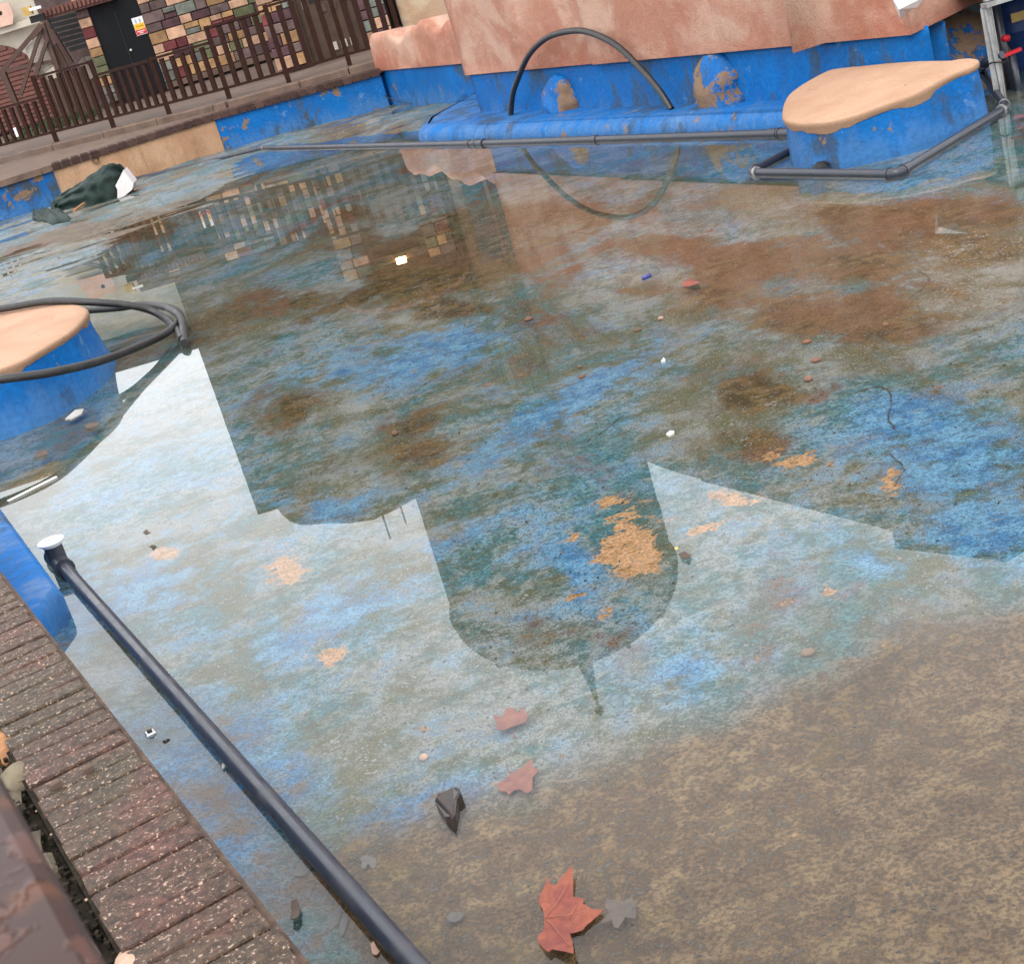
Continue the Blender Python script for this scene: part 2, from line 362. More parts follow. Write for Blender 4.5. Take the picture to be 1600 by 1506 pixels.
STONES = [('tan', (.32, .19, .095)), ('plum', (.078, .042, .048)), ('maroon', (.125, .035, .038)), ('olive', (.125, .132, .072)), ('greygreen', (.135, .145, .125)), ('peach', (.39, .24, .16)), ('mauve', (.118, .082, .078))]
for k, c in STONES: MAT['stone_'+k] = plain(k+' cast stone', c, .8, .3, 9, bump=1.0, bscale=22, spec=.15, objvar=.25, dirt=tuple(v*.45 for v in c))
MAT['stone_brown'] = plain('dark brown cast stone', (.06, .042, .032), .8, .3, 9, spec=.2)
MAT['joint'] = plain('dark stone joint', (.05, .035, .03), .9, .2)
MAT['blackdoor'] = plain('black painted door', (.005, .006, .008), .6, .3, 5, bump=.05, spec=.15, dirt=(.010, .010, .012))
MAT['browndoor'] = plain('dark brown timber', (.050, .026, .015), .5, .3, 8, bump=.15)
MAT['wood'] = plain('brown stained wood', (.062, .030, .022), .6, .3, 12, bump=.3)
MAT['redwood'] = plain('red brown slat', (.125, .045, .033), .6, .3, 14, bump=.2, objvar=.15)
MAT['cream'] = plain('cream wall paint', (.50, .45, .37), .8, .1, 2, bump=.1)
MAT['white'] = plain('white plastic', (.75, .75, .76), .45, .06, 8, bump=.05)
MAT['offwhite'] = plain('dusty white panel', (.34, .30, .26), .7, .15, 3, dirt=(.2, .17, .14))
MAT['foam'] = plain('white foam', (.62, .57, .56), .9, .1, 14, bump=.3)
MAT['black'] = plain('black', (.005, .005, .006), .6, .2)
MAT['signboard'] = plain('pink sign board', (.58, .38, .30), .7, .1, 5)
MAT['yellow'] = plain('yellow print', (.75, .42, .02), .5, .05); MAT['red'] = plain('red print', (.52, .012, .018), .5, .08); MAT['grey'] = plain('grey print', (.35, .38, .45), .5, .05)
MAT['ochre'] = plain('ochre lamp box', (.42, .28, .08), .5, .15); MAT['galv'] = plain('galvanised steel', (.26, .26, .255), .42, .28, 16, metal=.35, bump=.1, spec=.5)
MAT['zinc'] = plain('zinc plated steel', (.55, .55, .52), .35, .2, 40, metal=.7)
def mk_tarp():
    t = NT('dark green tarpaulin'); co = t.coord(); n = t.noise(co, 9, 6, .65, .6); n2 = t.noise(co, 45, 5, .65)
    c = t.mix(t.ss(n, .35, .68), (.007, .017, .014), (.016, .032, .027)); c = t.mix(t.ss(n2, .58, .75, 0, .3), c, (.04, .055, .05))
    t.bump(t.math('ADD', n, t.math('MULTIPLY', n2, .3)), .3, .02); t.set(c, .6, spec=.25); return t.m
MAT['tarp'] = mk_tarp()
def mk_leaf(name, a, b, c3):
    t = NT(name); co = t.coord(); n = t.noise(co, 22, 5, .6); n2 = t.noise(co, 90, 4, .6)
    c = t.mix(t.ss(n, .35, .65), a, b); c = t.mix(t.ss(t.noise(co, 34, 4, .6), .60, .70, 0, .8), c, c3); c = t.mul(c, t.ss(n2, .3, .7, .85, 1.15)); t.bump(n2, .3, .003); t.set(c, .55, spec=.3); return t.m
MAT['leaf'] = mk_leaf('russet plane leaf', (.150, .034, .024), (.215, .058, .030), (.070, .024, .026)); MAT['leafwet'] = mk_leaf('soaked russet leaf', (.115, .030, .022), (.165, .050, .030), (.06, .022, .022)); MAT['leafdark'] = mk_leaf('sodden brown leaf', (.050, .031, .022), (.075, .048, .032), (.03, .02, .018)); MAT['vein'] = plain('leaf vein', (.26, .09, .065), .6)
MAT['leafgrey'] = mk_leaf('drowned grey leaf', (.045, .034, .031), (.06, .048, .042), (.03, .024, .024)); MAT['leafyel'] = plain('yellow leaf lobe', (.45, .26, .04), .6)
MAT['slate'] = plain('wet slate', (.022, .015, .012), .3, .4, 30, bump=.3); MAT['orange'] = plain('orange pebble', (.15, .062, .034), .6); MAT['tanpebble'] = plain('tan pebble', (.12, .068, .038), .6); MAT['pinkpebble'] = plain('pink pebble', (.18, .078, .056), .6)
MAT['bluecap'] = plain('violet blue plastic', (.03, .04, .20), .4); MAT['moss'] = plain('green weeds', (.035, .05, .015), .9, .5, 30); MAT['flake'] = plain('white paint flake', (.36, .36, .34), .6)
MAT['glass'] = plain('dark window glass', (.02, .025, .03), .1, .1, spec=.6); MAT['bag'] = plain('white plastic film', (.5, .5, .52), .35, .1, 20, bump=.3); MAT['rooftile'] = plain('dark roof tile', (.06, .035, .03), .7, .3, 6); MAT['lattice'] = plain('pale lattice', (.55, .5, .45), .7)
MAT['bluedrum'] = plain('navy plastic drum', (.008, .03, .11), .4)
def mk_lamp():
    t = NT('lit warm lamp'); t.set((.9, .7, .3), .4); t.b.inputs['Emission Color'].default_value = (1, .72, .30, 1); t.b.inputs['Emission Strength'].default_value = 30; return t.m
MAT['lamp'] = mk_lamp()

# ================================================================== SETTING
WZ = 0.02
g = MB().add([(-300, -60, -.4), (300, -60, -.4), (300, 700, -.4), (-300, 700, -.4)], [(0, 1, 2, 3)]).build('ground', MAT['ground']); tag(g, kind='structure')

# pool floor: gently uneven sheet; rises just through the water in the far left and on one low ridge
xs = np.arange(-9.0, 7.6, .032); ys = np.arange(.6, 19.6, .032)
X, Y = np.meshgrid(xs, ys)
z = -.012 + .016*(fbm(X*.7, Y*.7, 3)-.5) + .006*(fbm(X*4, Y*4, 8)-.5)
def blob(px, py, rx, ry, rot=0):
    c0 = at(px, py)[:2]; ca, sa = math.cos(rot), math.sin(rot)
    a = at(px+rx*ca, py+rx*sa)[:2]-c0; b = at(px-ry*sa, py+ry*ca)[:2]-c0
    A = np.linalg.inv(np.array([[a[0], b[0]], [a[1], b[1]]]))
    u = A[0, 0]*(X-c0[0])+A[0, 1]*(Y-c0[1]); v = A[1, 0]*(X-c0[0])+A[1, 1]*(Y-c0[1])
    return np.exp(-.7*(u*u+v*v))
edge_a, edge_b = at(130, 480)[:2], at(420, 262)[:2]
ed = edge_b-edge_a; en = np.array([-ed[1], ed[0]])/np.linalg.norm(ed)
sdist = (X-edge_a[0])*en[0]+(Y-edge_a[1])*en[1] + 1.2*(fbm(X*.8, Y*.8, 21)-.5)
ca, sa = math.cos(.25), math.sin(.25); sx, sy = X*ca+Y*sa, -X*sa+Y*ca
streak = fbm(sx*1.9, sy*6.0, 31, 5)
rise = np.clip(sdist/1.2+.35, 0, 1)
rise = np.maximum(rise, np.clip((Y-np.interp(X, [-1.6, .1, .7], [16.9, 14.2, 15.0]))/.5, 0, 1)*(X < 1.2))
z += rise*(.036 + .050*(streak-.46))
ridge = blob(690, 850, 110, 26, -.42)+.8*blob(850, 770, 130, 18, -.5)
z += .016*np.clip(ridge, 0, 1)*(.55+.9*fbm(X*6, Y*6, 51))
E0, E1 = at(0, 888, .43)[:2], at(490, 1506, .43)[:2]; ev = (E1-E0)/np.linalg.norm(E1-E0)
dco = np.abs((X-E0[0])*ev[1]-(Y-E0[1])*ev[0]); cove = np.clip(1-dco/.30, 0, 1)**2*((X-E0[0])*(-ev[1])+(Y-E0[1])*ev[0] > 0)
cove = np.where(((X-E0[0])*(-ev[1])+(Y-E0[1])*ev[0]) > -0.05, np.clip(1-dco/.30, 0, 1)**2, 0)
z += .045*cove
blue = .35*blob(700, 850, 110, 24, -.42)+sum(blob(*b) for b in [(210, 900, 110, 45, -.3), (520, 960, 110, 35, -.4), (330, 1150, 90, 70), (430, 1230, 90, 40), (650, 1260, 110, 30, -.3), (1480, 700, 130, 70), (1540, 830, 90, 40), (1400, 640, 60, 25), (900, 880, 40, 30), (520, 790, 60, 25), (900, 620, 160, 25, -.5), (300, 1230, 35, 60, .9), (360, 1330, 30, 60, .9), (620, 570, 160, 25, -.2), (120, 960, 40, 30), (1080, 1040, 30, 50, .8), (660, 520, 70, 16), (1360, 870, 80, 20, .5)]) + .9*np.clip(1-dco/.16, 0, 1)
brown = .8*sum(blob(*b) for b in [(1380, 410, 110, 30), (1320, 500, 130, 25), (1140, 410, 70, 18), (640, 440, 90, 28), (640, 690, 60, 45, -.4), (450, 640, 60, 25, -.4), (560, 340, 90, 35), (760, 360, 70, 40), (1180, 690, 70, 25), (860, 985, 110, 28), (240, 350, 90, 14, -.3), (130, 370, 90, 12, -.2), (560, 205, 60, 14), (1500, 330, 120, 18), (1330, 340, 90, 30), (700, 480, 60, 12), (1550, 390, 60, 20), (1000, 450, 60, 16), (1250, 480, 120, 25), (1230, 610, 90, 25), (450, 470, 120, 25), (700, 400, 140, 25), (900, 330, 120, 22), (1050, 380, 120, 22)]) - .7*blob(1450, 740, 150, 90)-.8*blob(250, 800, 160, 120)-.8*blob(500, 950, 200, 100)-.5*blob(900, 620, 160, 50)  # the patch under the door lamp's image paints the canopy's reflection
tan = sum(blob(*b) for b in [(985, 815, 42, 40), (960, 860, 40, 22), (1000, 870, 25, 25), (945, 778, 18, 8), (900, 832, 14, 10), (447, 885, 34, 26), (1150, 775, 50, 14, .2), (250, 860, 26, 10), (515, 1022, 28, 18), (1100, 820, 30, 8, -.4), (895, 925, 9, 8), (1390, 745, 14, 26), (1240, 710, 40, 14), (948, 952, 14, 10), (1295, 915, 16, 10)])
lineA = [at(-200, 1560)[:2], at(380, 1420)[:2], at(600, 1290)[:2], at(900, 1205)[:2], at(1200, 1085)[:2], at(1420, 985)[:2], at(1600, 945)[:2], at(2400, 800)[:2]]
LX = np.array([p[0] for p in lineA]); LY = np.array([p[1] for p in lineA]); o_ = np.argsort(LX)
bd = np.interp(X, LX[o_], LY[o_])-Y
conc = np.clip(.5+bd/.75, 0, 1) * np.clip((X - np.interp(Y, [1.0, 1.9, 2.3, 2.7], [-.30, -.42, -.55, -.7]))/.12, 0, 1)
print('z range', z.min(), z.max())
nx, ny = len(xs), len(ys)
V = np.stack([X.ravel(), Y.ravel(), z.ravel()], 1)
ii = np.arange(nx*ny).reshape(ny, nx); Q = np.stack([ii[:-1, :-1].ravel(), ii[:-1, 1:].ravel(), ii[1:, 1:].ravel(), ii[1:, :-1].ravel()], 1)
me = bpy.data.meshes.new('pool_floor'); me.vertices.add(len(V)); me.vertices.foreach_set('co', V.ravel())
me.loops.add(Q.size); me.loops.foreach_set('vertex_index', Q.ravel().astype(np.int32)); me.polygons.add(len(Q))
me.polygons.foreach_set('loop_start', np.arange(0, Q.size, 4, dtype=np.int32)); me.polygons.foreach_set('use_smooth', np.ones(len(Q), bool)); me.update(calc_edges=True)
ca_ = me.color_attributes.new('zone', 'FLOAT_COLOR', 'POINT')
ca_.data.foreach_set('color', np.stack([blue.ravel(), brown.ravel(), tan.ravel(), conc.ravel()], 1).astype(np.float32).ravel())
me.materials.append(MAT['floor']); fl = bpy.data.objects.new('pool_floor', me); col.objects.link(fl); tag(fl, kind='structure')
def fz(x, y):
    i = int(np.clip(round((x-xs[0])/.032), 0, nx-1)); j = int(np.clip(round((y-ys[0])/.032), 0, ny-1)); return float(z[j, i])
wtr = MB().add([(-8.99, .61, WZ), (7.5, .61, WZ), (7.5, 19.5, WZ), (-8.99, 19.5, WZ)], [(0, 1, 2, 3)]).build('water', MAT['water']); tag(wtr, kind='structure')

# ---------------------------------------------------------------- far left pool wall with coping and stepped deck
A0, A1, A2, A3 = at(-300, 420), at(102, 318), at(352, 238), at(610, 170)
A0[:2] = A1[:2]+(A1[:2]-A2[:2])*2.9
def slab2(name, P, Q_, z0, z1, th, m, par, proud=0.0, nu=1, seed=0, amp=0.0):
    P, Q_ = np.array(P[:2]), np.array(Q_[:2]); t = Q_-P; L = np.linalg.norm(t); t /= L; n = np.array([t[1], -t[0]])
    if n.dot(-P) < 0: n = -n
    mb = MB()
    mb.prism(ccw([P+n*proud, Q_+n*proud, Q_+n*(proud-th), P+n*(proud-th)]), z0, z1)
    return mb.build(name, m, par)
pw = empty('pool_wall', (A2[0], A2[1], 0), 'low far pool wall, blue with one bare beige section, below the brown railing', 'pool wall')
slab2('painted_panel', A0, A1, -.1, .375, .25, MAT['blue_worn'], pw); slab2('bare_panel', A1, A2, -.1, .385, .25, MAT['render'], pw, .012); slab2('painted_panel', A2, A3, -.1, .375, .25, MAT['blue_worn'], pw)
KB = [at(-300, 320, .52), at(89, 224, .52), at(359, 157, .52), at(547, 105, .52), at(640, 79, .52)]
cp = MB(); far = [p[:2] for p in KB]
cp.prism(ccw([A1[:2]+(A0[:2]-A1[:2]), A1[:2]+np.array([0, -.03]), at(352, 238)[:2]+np.array([0, -.03]), A3[:2]+np.array([0, -.03]), far[4], far[3], far[2], far[1], far[0]+np.array([-2, .6])]), .40, .448)
cp.build('coping_top', MAT['kerb'], pw)
# single coping bricks along the wall head
for (P, Q_, m) in ((A1, A2, 'darkcoping'), (A2, A3, 'darkcoping'), (A0, A1, 'kerb')):
    t = Q_[:2]-P[:2]; L = np.linalg.norm(t); t /= L; n = np.array([t[1], -t[0]]); rz = math.atan2(t[1], t[0]); step = .11 if m == 'darkcoping' else .6
    bm_ = MB().box((0, 0, 0), (step-.008, .24, .075), 0, .008).mesh('coping_brick'); bm_.materials.append(MAT[m])
    k = 0
    while k*step < L-.02:
        if m == 'kerb' and (P[0]+t[0]*k*step) < -6.5: k += 1; continue
        c = P[:2]+t*(k+.5)*step - n*(.12-.035)
        o = bpy.data.objects.new('coping_brick', bm_); col.objects.link(o); o.parent = pw; o.matrix_parent_inverse = Matrix.Translation(-Vector(pw.location))
        o.location = (c[0], c[1], .416); o.rotation_euler = (0, 0, rz); k += 1
# outlet pipe stub in the bare section
ov = onl(150, 250, A1, A2); stub = MB().tube([ov+np.array([.0, .1, 0]), ov+np.array([0, -.05, 0])], .035, 14, False); stub.tube([ov+np.array([0, .02, 0]), ov+np.array([0, .021, 0])], .03, 14).build('outlet_pipe', MAT['black'], pw, True)
# kerb and deck behind it
dk = MB().prism(ccw([far[0]+np.array([-20, 6]), far[1], far[2], far[3], far[4], np.array([2.5, 18.2]), np.array([14, 18.2]), np.array([14, 90]), np.array([-40, 90])]), .2, .52).build('deck', MAT['paving']); tag(dk, kind='structure')
kb = empty('deck_kerb', (far[2][0], far[2][1], .46), 'pinkish stone kerb carrying the brown railing posts', 'kerb')
for i in range(4):
    a, b = far[i], far[i+1]; t = b-a; L = np.linalg.norm(t); t /= L; k = 0; rz = math.atan2(t[1], t[0]); st = .92
    while k*st < L:
        l = min(st, L-k*st); c = a+t*(k*st+l/2)
        if c[0] > -6.6: MB().box((c[0], c[1], .475), (l-.012, .20, .098+.006*(k % 2)), rz, .012).build('kerb_stone', MAT['kerb'], kb)
        k += 1
# paving slabs lines on the deck are laid as separate slabs close to the rail
# ---------------------------------------------------------------- far railing
rl = empty('railing', (-2.2, 18.4, .56), 'brown metal railing with square balusters on the far deck', 'railing')
posts = [(-60, 259), (89, 222), (178, 200), (265, 179), (359, 155), (452, 130), (547, 103), (632, 80)]
PW = [at(px, py, .52) for px, py in posts]
HT = [.62, .70, .60, .61, .83, .86, .90]     # top-rail height of each bay above the kerb
HT = [.60, .85, .68, .69, .86, .90, .94]
balm = None
for i, p in enumerate(PW):
    h = max(HT[min(i, 6)], HT[max(i-1, 0)] if i else 0)
    MB().box((p[0], p[1], .52+h/2), (.055, .055, h), 0).build('post', MAT['brownmetal'], rl)
for i in range(7):
    a, b = PW[i], PW[i+1]; h = HT[i]; t = b-a; L = np.linalg.norm(t); d = t/L
    MB().beam(a+d*.03+np.array([0, 0, h-.02]), b-d*.03+np.array([0, 0, h-.02]), .05, .03).build('top_rail', MAT['brownmetal'], rl)
    MB().beam(a+d*.03+np.array([0, 0, .13]), b-d*.03+np.array([0, 0, .13]), .045, .03).build('bottom_rail', MAT['brownmetal'], rl)
    n = max(4, int(round(L/.150))); bmesh_ = MB().box((0, 0, 0), (.060, .03, h-.19)).mesh('baluster'); bmesh_.materials.append(MAT['brownmetal'])
    for k in range(1, n):
        c = a+t*k/n; o = bpy.data.objects.new('baluster', bmesh_); col.objects.link(o); o.parent = rl; o.matrix_parent_inverse = Matrix.Translation(-Vector(rl.location)); o.location = (c[0], c[1], .52+.145+(h-.19)/2); o.rotation_euler = (0, 0, math.atan2(t[1], t[0]))

# ================================================================== CASTLE (stone wall, black door, gate tower, dome)
cs_ = empty('castle', (-2.8, 25.4, .56), 'castle building of multicoloured cast stones behind the railing with a black arched door', 'building')
YW = 25.4
MB().box((-2.35, YW+.9, 3.6), (4.1, 1.7, 6.2)).build('wall_core', MAT['joint'], cs_)
def stone_field(par, x0, x1, z0, z1, y, wmin, wmax, hmin, hmax, skip=None, depth=.05, light=False):
    zc = z0
    while zc < z1-.03:
        h = random.uniform(hmin, hmax); h = min(h, z1-zc); x = x0
        while x < x1-.02:
            l = random.uniform(wmin, wmax); l = x1-x if x1-x-l < wmin*.6 else l
            split = h > .17 and random.random() < .3
            for zz, hh in ([(zc, h*.5), (zc+h*.5, h*.5)] if split else [(zc, h)]):
                if not (skip and skip(x+l/2, zz+hh/2)):
                    k = random.choices(['tan', 'plum', 'maroon', 'olive', 'greygreen', 'peach', 'mauve'], [5, 4, 4, 3, 3, 5, 3] if not light else [4, 2, 2, 1, 3, 4, 4])[0]
                    dd = depth+random.uniform(0, .02)
                    Mx = Matrix.Rotation(math.pi/2, 3, 'X')
                    MB().box((x+l/2, y-dd/2+.02, zz+hh/2), (l-.012, hh-.012, dd), M3=Mx, bev=.008).build('stone', MAT['stone_'+k], par)
            x += l
        zc += h
def arch_skip(x, z_): return x < -3.42 and (z_ < 2.0 or ((x+3.85)**2+(z_-1.95)**2) < .20)
stone_field(cs_, -3.46, -1.35, .66, 2.35, YW, .16, .34, .13, .23)
stone_field(cs_, -4.42, -4.22, .6, 2.35, YW, .2, .2, .13, .2)
MB().box((-2.4, YW-.03, .61), (2.1, .10, .09)).build('plinth', MAT['kerb'], cs_)
MB().box((-2.7, YW+.0, 4.4), (2.7, .1, 4.1)).build('upper_wall', MAT['stone_brown'], cs_)
frontprism('roof', [(-1.35, 6.4), (-4.05, 6.4), (-4.04, 6.62), (-3.99, 6.80), (-3.90, 6.95), (-3.76, 7.06), (-3.58, 7.12), (-3.3, 7.18), (-2.9, 7.30), (-2.5, 7.36), (-2.1, 7.30), (-1.7, 7.20), (-1.35, 7.15)][::-1], YW-.05, YW+1.7, MAT['rooftile'], cs_)
for (px_, hh) in ((-2.35, .5), (-2.0, .3)): MB().tube([(px_, YW+.1, 7.2), (px_, YW+.1, 7.35+hh)], .018, 6).build('roof_pole', MAT['black'], cs_)
for (wx, wz_) in ((-3.1, 4.2), (-2.2, 4.2), (-3.1, 5.6), (-2.2, 5.6)):
    wn = MB().box((wx, YW-.08, wz_), (.42, .06, .8)).build('window', MAT['glass'], cs_); MB().box((wx, YW-.12, wz_), (.04, .03, .8)).build('glazing_bar', MAT['stone_mauve'], wn)
# black arched door
ap = [(-4.22, .57), (-3.47, .57)]+[(-3.845+.375*math.cos(a), 1.95+.375*math.sin(a)) for a in np.linspace(0, math.pi, 14)]
dr = frontprism('door', ap, YW+.005, YW+.04, MAT['blackdoor'], cs_); tag(dr, 'black arched double door')
MB().box((-3.845, YW-.002, 1.25), (.012, .012, 1.3)).build('door_gap', MAT['black'], dr)
MB().tube([(-3.80, YW-.03, 1.28), (-3.80, YW, 1.28)], .018, 8).build('door_knob', MAT['zinc'], dr)
s0 = aty(218, 41, YW-.01)
sg = empty('warning_sign', (s0[0], YW-.012, s0[2]), 'small white, yellow and red warning sign on the black arched door', 'sign')
MB().box((s0[0], YW-.012, s0[2]), (.17, .008, .27)).build('sign_plate', MAT['white'], sg)
MB().box((s0[0], YW-.019, s0[2]-.005), (.162, .004, .088)).build('yellow_band', MAT['yellow'], sg)
MB().box((s0[0], YW-.019, s0[2]-.090), (.162, .004, .072)).build('red_band', MAT['red'], sg)
for dx in (-.035, .03):
    MB().tube([(s0[0]+dx, YW-.021, s0[2]+.095), (s0[0]+dx, YW-.017, s0[2]+.095)], .016, 10).build('pictogram', MAT['grey'], sg); MB().box((s0[0]+dx, YW-.019, s0[2]+.065), (.028, .004, .03)).build('pictogram', MAT['grey'], sg)
def lettering(par, txt, size, loc, m):
    cu = bpy.data.curves.new('t', 'FONT'); cu.body = txt; cu.size = size; cu.align_x = 'CENTER'; cu.align_y = 'CENTER'; cu.extrude = .001
    to = bpy.data.objects.new('t', cu); col.objects.link(to); dg = bpy.context.evaluated_depsgraph_get(); mm = bpy.data.meshes.new_from_object(to.evaluated_get(dg)); bpy.data.objects.remove(to)
    mm.materials.clear(); mm.materials.append(m); o = bpy.data.objects.new('lettering', mm); col.objects.link(o); o.parent = par; o.matrix_parent_inverse = Matrix.Translation(-Vector(par.location))
    o.location = loc; o.rotation_euler = (math.pi/2, 0, 0); return o
lettering(sg, 'Warning', .034, (s0[0], YW-.022, s0[2]-.002), MAT['black'])
for k, wd in enumerate((.12, .06)): MB().box((s0[0], YW-.022, s0[2]-.078-.025*k), (wd, .003, .010)).build('printed_line', MAT['white'], sg)

# gate tower in front, with stone pillars, brown door and cream render
tw = empty('gate_tower', (.3, 20.6, .56), 'gate tower with light stone pillars, brown door and cream render right of the castle wall', 'building')
YT = 20.6
MB().prism(ccw([(-1.33, YT+.15), (1.95, YT+.15), (1.95, YT+3.3), (-1.33, YT+3.3)]), .5, 7.35).build('tower_core', MAT['stone_brown'], tw)
stone_field(tw, -1.38, -.99, .58, 2.3, YT+.02, .13, .26, .12, .17, None, .2, True)
stone_field(tw, -.20, .17, .58, 2.3, YT+.02, .13, .2, .12, .17, None, .2, True)
bd_ = MB().box((-.6, YT+.08, 1.35), (.80, .08, 1.6)).build('door', MAT['browndoor'], tw); tag(bd_, 'dark brown panelled door')
for xx in (-.965, -.235): MB().box((xx, YT-.0, 1.4), (.09, .14, 1.7)).build('door_frame', MAT['browndoor'], tw)
MB().box((-.6, YT-.005, 2.18), (.82, .15, .12)).build('lintel', MAT['browndoor'], tw)
MB().box((-.55, YT+.03, 1.42), (.40, .02, .30)).build('door_panel', MAT['black'], bd_)
for k in range(3): MB().box((-.60+k*.13, YT+.03, 1.16), (.085, .02, .085)).build('door_panel', MAT['wood'], bd_)
for k in range(3): MB().box((-.60+k*.13, YT+.03, .68), (.085, .02, .10)).build('kick_panel', MAT['offwhite'], bd_)
MB().box((-.83, YT+.02, 1.26), (.03, .03, .10)).build('door_handle', MAT['zinc'], bd_)
MB().tube([(.225, YT-.03, .56), (.225, YT-.03, 4.5)], .03, 10).build('drainpipe', MAT['black'], tw, True)
MB().tube([(.30, YT-.02, .56), (.30, YT-.02, 4.5)], .018, 8).build('drainpipe', MAT['black'], tw, True)
fw = MB().box((1.12, YT+.10, 1.75), (1.62, .12, 2.5)); fw.build('render_panel', MAT['cream_rock'], tw)
wn = MB().box((.78, YT+.02, 2.0), (.62, .06, 1.2)).build('window', MAT['glass'], tw); MB().box((.78, YT-.03, 2.0), (.05, .04, 1.2)).build('glazing_bar', MAT['stone_mauve'], wn)
wn = MB().box((1.5, YT+.02, 1.9), (.28, .06, 1.3)).build('window', MAT['glass'], tw)
wn = MB().box((.5, YT+.02, 4.1), (.8, .06, .9)).build('window', MAT['glass'], tw)
for k in range(4): MB().box((.17+k*.22, YT-.03, 4.1), (.07, .04, .9)).build('glazing_bar', MAT['stone_greygreen'], wn)
MB().box((-.6, YT-.05, 3.4), (.9, .2, .9)).build('upper_panel', MAT['browndoor'], tw)
up = {}
zc = 2.31
while zc < 7.3:
    h = random.uniform(.15, .24)
    for x0 in (-1.38, -1.18, -.18, .0):
        up.setdefault(random.choice(['brown', 'mauve', 'plum']), MB()).box((x0+.1, YT+.02, zc+h/2), (.185, .2, h-.012))
    zc += h
for k, mb in up.items(): tag(mb.build('upper_stones', MAT['stone_'+k], tw), kind='stuff')
# canopy over the door and the lit lamp
cpy = MB().rings([[(-.6+.85*math.sin(a)*s_, YT-.02-.45*(1-i*.5), 2.52+.30*math.cos(a)*s_+.05*i) for a in np.linspace(-1.5, 1.5, 13)] for i, s_ in ((0, 1.0), (1, .95))], False, False, False)
cpy2 = MB()
for i in range(12):
    a0, a1 = -1.5+i*.25, -1.25+i*.25
    p = [(-.6+.85*math.sin(a), 2.45+.30*math.cos(a)) for a in (a0, a1)]
    cpy2.add([(p[0][0], YT-.5, p[0][1]), (p[1][0], YT-.5, p[1][1]), (p[1][0], YT-.06, p[1][1]), (p[0][0], YT-.06, p[0][1]), (p[0][0], YT-.5, p[0][1]+.05), (p[1][0], YT-.5, p[1][1]+.05), (p[1][0], YT-.06, p[1][1]+.05), (p[0][0], YT-.06, p[0][1]+.05)], [(3, 2, 1, 0), (4, 5, 6, 7), (0, 1, 5, 4), (2, 3, 7, 6)])
cpy2.build('canopy', MAT['redwood'], tw)
lp = mirror_y(627, 407, YT-.12)
lm = empty('wall_lamp', tuple(lp), 'small lit wall lamp above the brown tower door', 'lamp')
MB().box(lp, (.13, .07, .07)).build('diffuser', MAT['lamp'], lm); MB().box(lp+np.array([0, .03, -.075]), (.15, .06, .05)).build('lamp_housing', MAT['black'], lm)
# dome and finial
cdom = (.31, YT+1.75, 7.35)
MB().lathe([(1.78, -.1), (1.80, .0), (1.80, .80), (1.86, .84), (1.87, .90)], cdom, 72).build('drum', MAT['stone_brown'], tw, ang=40)
MB().lathe([(1.86, .88)]+[(1.85*math.cos(a), .90+1.12*math.sin(a)) for a in np.linspace(.04, 1.45, 24)], cdom, 72).build('dome', MAT['rooftile'], tw, True)
MB().lathe([(.26, 1.92), (.17, 2.12), (.11, 2.40), (.06, 2.75), (.032, 3.0), (.03, 3.15)], cdom, 12).build('finial', MAT['rooftile'], tw, True)
MB().lathe([(.01, 3.13), (.07, 3.18), (.08, 3.24), (.05, 3.30), (.01, 3.33)], cdom, 12).build('finial_ball', MAT['rooftile'], tw, True)
for a in (-2.62, -2.0, -1.1, -.45): MB().lathe([(.07, 0), (.065, .12), (.03, .2), (.01, .22)], (cdom[0]+1.5*math.cos(a), cdom[1]+1.5*math.sin(a), cdom[2]+1.42), 12).build('dormer', MAT['rooftile'], tw)

# ================================================================== LEFT HOUSE, STAIRS, TIMBER PORCH
hs_ = empty('cream_house', (-6.6, 27.2, .56), 'cream walled house with arched red slatted shutter at far left', 'building')
MB().box((-7.0, 28.2, 2.05), (4.6, 2.0, 3.0)).build('wall', MAT['cream'], hs_)
MB().prism(ccw([(-9.5, 26.7), (-4.3, 26.7), (-4.3, 29.5), (-9.5, 29.5)]), 3.55, 3.85).build('roof', MAT['rooftile'], hs_)
e0, e1 = aty(-40, 62, 27.05), aty(62, 30, 27.05)
MB().beam(e0, e1, .10, .10).build('string_course', MAT['cream'], hs_)
ac = aty(2, 150, 27.1); rad = .80
shp = [(ac[0]-rad-.02, .57), (ac[0]+rad, .57)]+[(ac[0]+rad*math.cos(a), ac[2]+.02+rad*1.0*math.sin(a)) for a in np.linspace(0, math.pi, 16)]
sh = frontprism('shutter', shp, 27.08, 27.14, MAT['redwood'], hs_)
zz = .62
while zz < ac[2]+rad-.05:
    hw = rad if zz < ac[2] else math.sqrt(max(.01, rad*rad-(zz-ac[2])**2))
    MB().box((ac[0], 27.06, zz), (2*hw-.04, .05, .055), 0).build('slat', MAT['redwood'], sh); zz += .072
b0 = [aty(px, py, 26.95) for px, py in ((-30, 12), (14, 4), (22, 24), (20, 38), (-30, 52))]
sgb = frontprism('house_sign', [(p[0], p[2]) for p in b0], 26.93, 26.96, MAT['signboard'], None); tag(sgb, 'pinkish wooden sign board with chamfered edge on the cream house', 'sign')
MB().tube([aty(0, 21, 26.92), aty(0, 21, 26.925)], .035, 12).build('printed_mark', MAT['black'], sgb)
def beampx(mb, p, q, wpx, y, dep=.07):
    a, b = aty(*p, y), aty(*q, y); return mb.beam(a, b, wpx*y/FPX, dep, (0, 1, 0))
def bpx(name, p, q, wpx, y, m, par, dep=.07): return beampx(MB(), p, q, wpx, y, dep).build(name, m, par)
pc = empty('timber_porch', (-5.4, 24.6, .56), 'brown timber stair porch with cross braces and pale lattice', 'porch')
YP = 24.6
